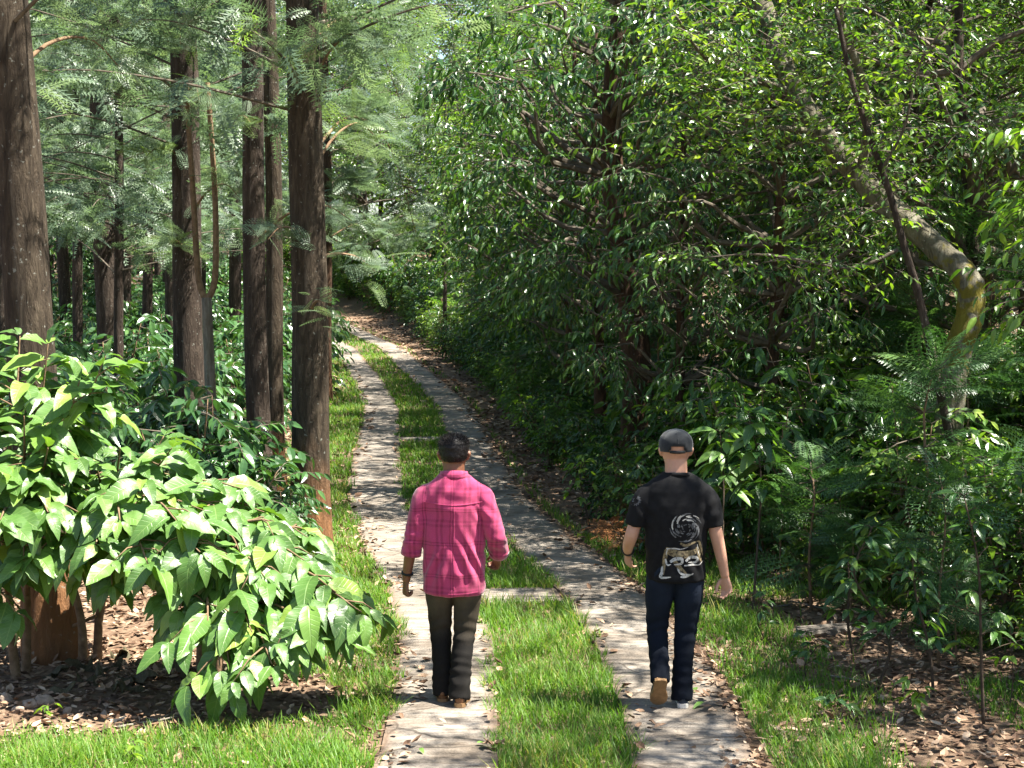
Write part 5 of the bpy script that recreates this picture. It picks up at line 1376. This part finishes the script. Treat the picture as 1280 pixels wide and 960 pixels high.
o = link("slanting_sapling", None, None, "thin dark sapling slanting in front of the mossy leaning trunk", "sapling", None, None, gpt(at_y(1150, 400, 12.9)[0] + .25, 12.9))
lm, P1 = limb_px(o, [(1190, 560, 12.9), (1152, 385, 12.9), (1128, 300, 12.9), (1110, 235, 12.9), (1085, 165, 12.9), (1062, 90, 12.9), (1045, 10, 12.9)], .035, .018, "stem", m_darkbark)
lm, P2 = limb_px(o, [(1122, 312, 12.9), (1085, 330, 12.85), (1050, 335, 12.8), (1000, 325, 12.8), (940, 318, 12.75), (880, 322, 12.7)], .016, .005, "bough", m_twig)
lm, P3 = limb_px(o, [(1100, 215, 12.9), (1130, 160, 12.8), (1150, 80, 12.7), (1190, 20, 12.6)], .014, .005, "bough", m_twig)
lv = Soup(); tw = Soup(); PP = np.concatenate([P1[10:], P2[4:], P3[4:]]); n = 120; q = PP[rng.integers(0, len(PP), n)] + rng.normal(0, .08, (n, 3))
sprays(rng, lv, q, rand_dirs(rng, n, -.5, .6), .34 * rng.uniform(.6, 1.3, n), 6, .075, T_SMALL, .15, .3, base_t=.6, twig=tw)
link("foliage", lv.mesh("foliage", m_bright), o, kind="stuff"); link("branches", tw.mesh("branches", m_twig), o, kind="stuff")

K_BIG = make_tree(131, 7.2, (0, 0, 4.6), (2.3, 2.2, 2.9), 46, 14, 7, .17, T_LONG, m_glossy, m_redbark, .9, .25, .5, droop=.3, ldroop=.5, skirt=1, base_t=.55)
plant_tree(K_BIG, 1.45, 19.3, 1.0, .8, "glossy_leaved_tree", "big dark tree with thick red brown trunk in the shade behind the cap wearer", "tree")
for x, y, s_, r_ in ((2.7, 16.6, .85, 2.2), (1.3, 22.8, 1.0, 4.1), (3.3, 19.5, 1.05, 5.0), (.9, 26.5, 1.05, 1.0), (2.2, 25.2, 1.1, 3.0), (1.9, 17.6, .7, 3.3)):
    plant_tree(K_GLOSS[int(x * 10) % 2], x, y, s_, r_, "glossy_leaved_tree", "dark tree with drooping glossy leaves in the forest beside the drive", "tree", "glossy dark trees in the forest beside the drive")
K_NEAR = make_tree(141, 5.6, (0, 0, 3.9), (1.7, 1.7, 2.1), 30, 14, 6, .17, T_MED, m_bright, m_darkbark, .8, .07, .5, droop=.2, ldroop=.35, base_t=.55)
plant_tree(K_NEAR, 4.55, 10.3, .66, 1.0, "broad_leaved_sapling", "bright broad leaved sapling overhanging the ferns", "sapling", sz=.78)
# slender pole by the bend
pb = at(556, 442); o = link("slender_sapling", None, None, "slender dark pole like sapling standing by the litter bank at the bend", "sapling", None, None, pb)
lm, P1 = limb_px(o, [(556, 445, pb[1]), (556, 360, pb[1]), (554, 270, pb[1]), (557, 160, pb[1]), (556, 100, pb[1])], .075, .03, "stem", m_darkbark)
lv = Soup(); tw = Soup(); n = 150; q = P1[rng.integers(8, 26, n)] + rng.normal(0, .35, (n, 3))
sprays(rng, lv, q, rand_dirs(rng, n, -.5, .6), .5 * rng.uniform(.6, 1.3, n), 6, .12, T_SMALL, .15, .3, base_t=.7, twig=tw)
link("foliage", lv.mesh("foliage", m_bright), o, kind="stuff"); link("branches", tw.mesh("branches", m_twig), o, kind="stuff")

# plants whose leaves can be told apart: each leaf its own part
LM = [leaf_grid(.42, 6, 2, .30, .14, .02, .03), leaf_grid(.38, 6, 2, .45, .16, .02, -.04)]
def leaf_set(mat, tints): return [np_mesh("leaf", T[0], T[1], mat, np.full(len(T[0]), t), T[2], True) for T in LM for t in tints]
LS_DARK, LS_PALE, LS_BRIGHT = leaf_set(m_glossy, (.5, .9)), leaf_set(m_coffee, (.5, .8)), leaf_set(m_bright, (.7, 1.0))
def sapling(base, top, n, size, leaves, label, name="sapling", cat="sapling", r=.012, spread=1.0, seed=0, zlo=.3, bend=.05, stem_mat=None, group=None):
    rng = np.random.default_rng(seed); base = np.asarray(base); t = np.asarray(top) - base
    o = link(name, None, None, label, cat, group, None, base)
    P = curve_pts([(0, 0, -.05), t * [.3, .3, .33] + [rng.normal(0, bend), 0, 0], t * [.65, .6, .7] + [rng.normal(0, bend), 0, 0], t], 14)
    s = Soup(); s.add(*tube(P, np.linspace(r, r * .35, 14), 7), .5); link("stem", s.mesh("stem", stem_mat or m_stem_dark, True), o)
    n = int(n * 1.6)
    for i in range(n):
        f = zlo + (1 - zlo) * (i + .5) / n; p = P[min(13, int(f * 13.99))]; a = i * 2.4 + rng.normal(0, .3); l = rng.uniform(.04, .20) * spread * (1.25 - f)
        e = p + np.array([math.cos(a) * l, math.sin(a) * l, l * .35])
        s = Soup(); s.add(*tube([p, (p + e) / 2 + [0, 0, .01], e], [.004, .003, .002], 5), .5); link("twig", s.mesh("twig", m_stem_dark), o)
        for q in (-.6, 0, .6):
            d = np.array([math.cos(a + q), math.sin(a + q), rng.uniform(-.5, .25)]); M = frames(d[None], (np.array([0, 0, 1.0]) + rng.normal(0, .25, 3))[None])[0] * size * rng.uniform(.7, 1.15)
            lf = link("leaf", leaves[int(rng.integers(len(leaves)))], o); lf.matrix_local = Matrix([list(M[k]) + [e[k]] for k in range(3)] + [[0, 0, 0, 1]])
    return o
def sap_px(bpx, tpx, dY, *a, **k):
    b_ = at(*bpx); return sapling(b_, at_y(*tpx, b_[1] + dY), *a, **k)
sap_px((1230, 905), (1205, 620), .1, 14, .13, LS_DARK, "tall thin stemmed sapling rising from leaf litter before the ferns", seed=1, spread=1.4)
sap_px((1168, 872), (1140, 690), .1, 10, .14, LS_DARK, "short thin sapling with bluish leaves beside a taller one", seed=2, spread=1.3)
sap_px((1095, 862), (1090, 660), .1, 12, .16, LS_DARK, "straight sapling with drooping toothed leaves on the litter mound", seed=3, spread=1.2)
sap_px((1068, 820), (1060, 700), .0, 8, .13, LS_DARK, "low sapling close to the weathered log", seed=4)
sap_px((738, 660), (730, 570), .0, 10, .11, LS_BRIGHT, "little sunlit sapling with pale yellow green leaves on dark soil", seed=5, spread=1.2)
sap_px((940, 770), (935, 515), .5, 12, .26, LS_DARK, "large leaved dark plant just behind the cap wearer", seed=6, spread=1.2, zlo=.55)
sap_px((905, 750), (900, 540), .6, 9, .24, LS_PALE, "plant with big pale leaves peeping over the cap wearer's shoulder", seed=7, zlo=.6)
sap_px((70, 900), (72, 878), 0, 3, .06, LS_BRIGHT, "tiny bright green seedling among stones by the coffee", "seedling", "seedling", r=.004, spread=.2, seed=8)
sap_px((170, 958), (165, 926), 0, 3, .075, LS_BRIGHT, "small seedling standing in the grass in front of the coffee", "seedling", "seedling", r=.004, spread=.25, seed=9)
for i, (bp_, tp_) in enumerate([((1010, 850), (1008, 790)), ((1130, 905), (1135, 850)), ((960, 800), (958, 740)), ((1260, 890), (1262, 770)), ((1040, 900), (1042, 868))]):
    sap_px(bp_, tp_, 0, 5, .09, LS_BRIGHT if i % 2 else LS_DARK, "little leafy seedling in the litter beside the right verge", "seedling", "seedling", r=.005, spread=.6, seed=20 + i, group="seedlings in the litter beside the right verge")
# tall feathery plant and a sunlit one
f = plant_shrub(K_FERN[2], 3.25, 12.4, 1.32, .5, "fern", "tallest feathery fern plant rising before the mossy trunk", "fern")
plant_shrub(K_FERN[0], 2.45, 12.9, 1.15, 2.5, "fern", "feathery fern arching over the weathered log", "fern")
plant_shrub(K_FERN[2], 2.95, 10.9, .85, 4.2, "fern", "feathery fern beside the tall thin sapling", "fern")
# dead orange fern beside the bare forearm
m_dead = rough_mat("dead_fern_leaf", [(.3, (.20, .075, .025)), (.7, (.36, .16, .06))], scale=20, rough=.8, bump=.2)
kd = make_fern(291, 16, .30, .22, leafm=m_dead)
for x, y in ((780, 690), (768, 676)):
    p = at(x, y); plant_shrub(kd, p[0], p[1], 1.0, x, "dead_fern", "withered orange fern clump on the bank beside the cap wearer", "fern", "withered orange ferns")

# ------------------------------------------------------------------ things lying on the ground
m_log = rough_mat("weathered_wood", [(.3, (.09, .075, .06)), (.6, (.20, .175, .145)), (.8, (.32, .29, .25))], scale=6, rough=.9, bump=.8, dist=.01, stretch=(1, 9, 9))
a, b_ = at(992, 800), at(1066, 792)
o = link("fallen_log", None, None, "short weathered grey split log lying on the litter", "log", None, None, (a + b_) / 2)
d = (b_ - a) / 2; s = Soup(); pts = curve_pts([-d + [0, 0, .03], -d * .3 + [0, .01, .05], d * .4 + [0, 0, .05], d + [0, 0, .035]], 12)
V, F = tube(pts, [.025, .045, .052, .05, .052, .05, .055, .052, .05, .045, .04, .02], 12, jitter=.10, rng=rng); V[:, 2] = V[:, 2] * .75; s.add(V, F, .5); link("log", s.mesh("log", m_log), o)
for k in range(3):
    s = Soup(); s.add(*tube([-d * .9 + [0, -.02 + .02 * k, .06 + .012 * k], d * rng.uniform(.3, .9) + [0, -.03 + .025 * k, .075]], [.012, .006], 6), .5); link("splinter", s.mesh("splinter", m_log), o)
def stick(p, q, r, label, name="fallen_stick", group=None, mat=None):
    p, q = np.asarray(p), np.asarray(q); c = (p + q) / 2; o = link(name, None, None, label, "stick", group, None, c)
    l = np.linalg.norm(q - p); P = curve_pts([p - c, (p - c) * .3 + rng.normal(0, .03 * l, 3) * [1, 1, .2], (q - c) * .4 + rng.normal(0, .03 * l, 3) * [1, 1, .2], q - c], 9)
    s = Soup(); s.add(*tube(P, np.linspace(r, r * .5, 9), 6, jitter=.08, rng=rng), .5); link("stick", s.mesh("stick", mat or m_log, True), o)
    m = P[5]; e = m + rng.normal(0, .18 * l, 3) * [1, 1, .15] + [0, 0, .02]; s = Soup(); s.add(*tube([m, (m + e) / 2, e], [r * .5, r * .4, r * .2], 5), .5); link("side_twig", s.mesh("side_twig", mat or m_log, True), o)
stick(at(966, 776) + [0, 0, .03], at(944, 752) + [0, 0, .10], .022, "broken brown branch stub leaning at the verge edge", mat=m_stem_brown)
stick(at(40, 815) + [0, 0, .05], at_y(120, 770, 11.2), .022, "bent dry branch propped beside the orange trunk foot", mat=m_stem_brown)
for i in range(34):
    y = rng.uniform(9.2, 17); sd_ = 1 if rng.random() < .62 else -1; x = float(road_x(y)) + sd_ * rng.uniform(1.25, 3.2)
    if abs(x) > .32 * y: continue
    an = rng.uniform(0, 6.28); l = rng.uniform(.12, .42); v = np.array([math.cos(an) * l / 2, math.sin(an) * l / 2])
    stick(gpt(x - v[0], y - v[1], .025), gpt(x + v[0], y + v[1], .03), rng.uniform(.004, .010), "thin dry stick lying on the leaf litter", "fallen_stick", "thin dry sticks on the leaf litter")
# stones beside the coffee
m_stone = rough_mat("pale_stone", [(.3, (.16, .12, .09)), (.7, (.34, .27, .21))], scale=12, bump=.6, dist=.01)
for i, (x, y, r_) in enumerate([(38, 884, .045), (56, 880, .055), (48, 893, .03), (22, 890, .035), (84, 892, .03), (130, 896, .028), (300, 908, .03), (8, 878, .04)]):
    p = at(x, y); V, F = ball((0, 0, 0), (r_ * 1.2, r_, r_ * .7), 9); V = V * (1 + .18 * np.sin(V[:, :1] * 90 + i) * np.cos(V[:, 1:2] * 70 + i))
    o = link("stone", np_mesh("stone", V, F, m_stone, smooth=False), None, "pale stone lying among dead leaves beside the coffee", "stone", "pale stones beside the coffee", None, p + [0, 0, r_ * .35]); o.rotation_euler = (.2 * i, .1 * i, i)
# heap of dead big leaves under the coffee
m_deadbig = rough_mat("dead_banana_leaf", [(.3, (.035, .035, .018)), (.5, (.075, .065, .035)), (.8, (.15, .115, .07))], scale=9, rough=.75, bump=.6, dist=.01, stretch=(1, 5, 1))
TD = leaf_grid(.34, 12, 4, .10, -.5, .09, .1)
dm = [np_mesh("dead_leaf", TD[0] * [1, 1, 1] + np.stack([np.zeros(len(TD[0])), np.zeros(len(TD[0])), .10 * np.sin(TD[0][:, 1] * (7 + 3 * k) + k) + .05 * np.sin(TD[0][:, 0] * 40 + k)], -1), TD[1], m_deadbig, np.full(len(TD[0]), .5), TD[2], True) for k in range(3)]
for i in range(22):
    x, y = rng.uniform(70, 330), rng.uniform(822, 876); p = at(x, y); s_ = rng.uniform(.20, .48)
    o = link("dead_leaf", dm[i % 3], None, "large crumpled dead leaf rotting under the coffee bushes", "dead leaf", "large dead leaves under the coffee", None, p + [0, 0, .05 + .04 * rng.random()])
    o.rotation_euler = (rng.normal(0, .25), rng.normal(0, .4), rng.uniform(0, 6.28)); o.scale = (s_, s_, s_)
# single dry leaves on the concrete
TL = [leaf_grid(.5, 6, 2, -.25, .35, .05, .05), leaf_grid(.42, 6, 2, .3, .45, .06, -.08), leaf_grid(.6, 6, 2, -.1, .25, .07, .0)]
fm = [np_mesh("fallen_leaf", T[0], T[1], m_litter, np.full(len(T[0]), t), T[2], True) for T in TL for t in (.35, .6, .85)]
for i in range(150):
    y = 8.9 + 16 * rng.random() ** 1.6; s0 = 1 if rng.random() < .5 else -1
    off = s0 * SPACING / 2 + (rng.choice([-1, 1]) * (.33 - abs(rng.normal(0, .10))) if rng.random() < .75 else rng.uniform(-.3, .3))
    x, yy = track_point(y, off); p = gpt(x, yy, .052)
    o = link("fallen_leaf", fm[int(rng.integers(9))], None, "curled dry leaf lying on the concrete track", "fallen leaf", "dry leaves on the concrete tracks", None, p)
    s_ = rng.uniform(.045, .10); o.rotation_euler = (rng.normal(0, .2), rng.normal(0, .2), rng.uniform(0, 6.28)); o.scale = (s_, s_, s_ * rng.uniform(.5, 1.2))
gm = np_mesh("fallen_leaf", LM[0][0], LM[0][1], m_coffee, np.full(len(LM[0][0]), .7), LM[0][2], True)
for px, py, s_ in ((882, 889, .13), (870, 870, .08), (596, 942, .07), (525, 948, .07)):
    p = at(px, py); o = link("fallen_leaf", gm, None, "green leaf dropped on the concrete track", "fallen leaf", "green leaves dropped on the concrete", None, p + [0, 0, .055]); o.scale = (s_,) * 3; o.rotation_euler = (.1, .1, px)
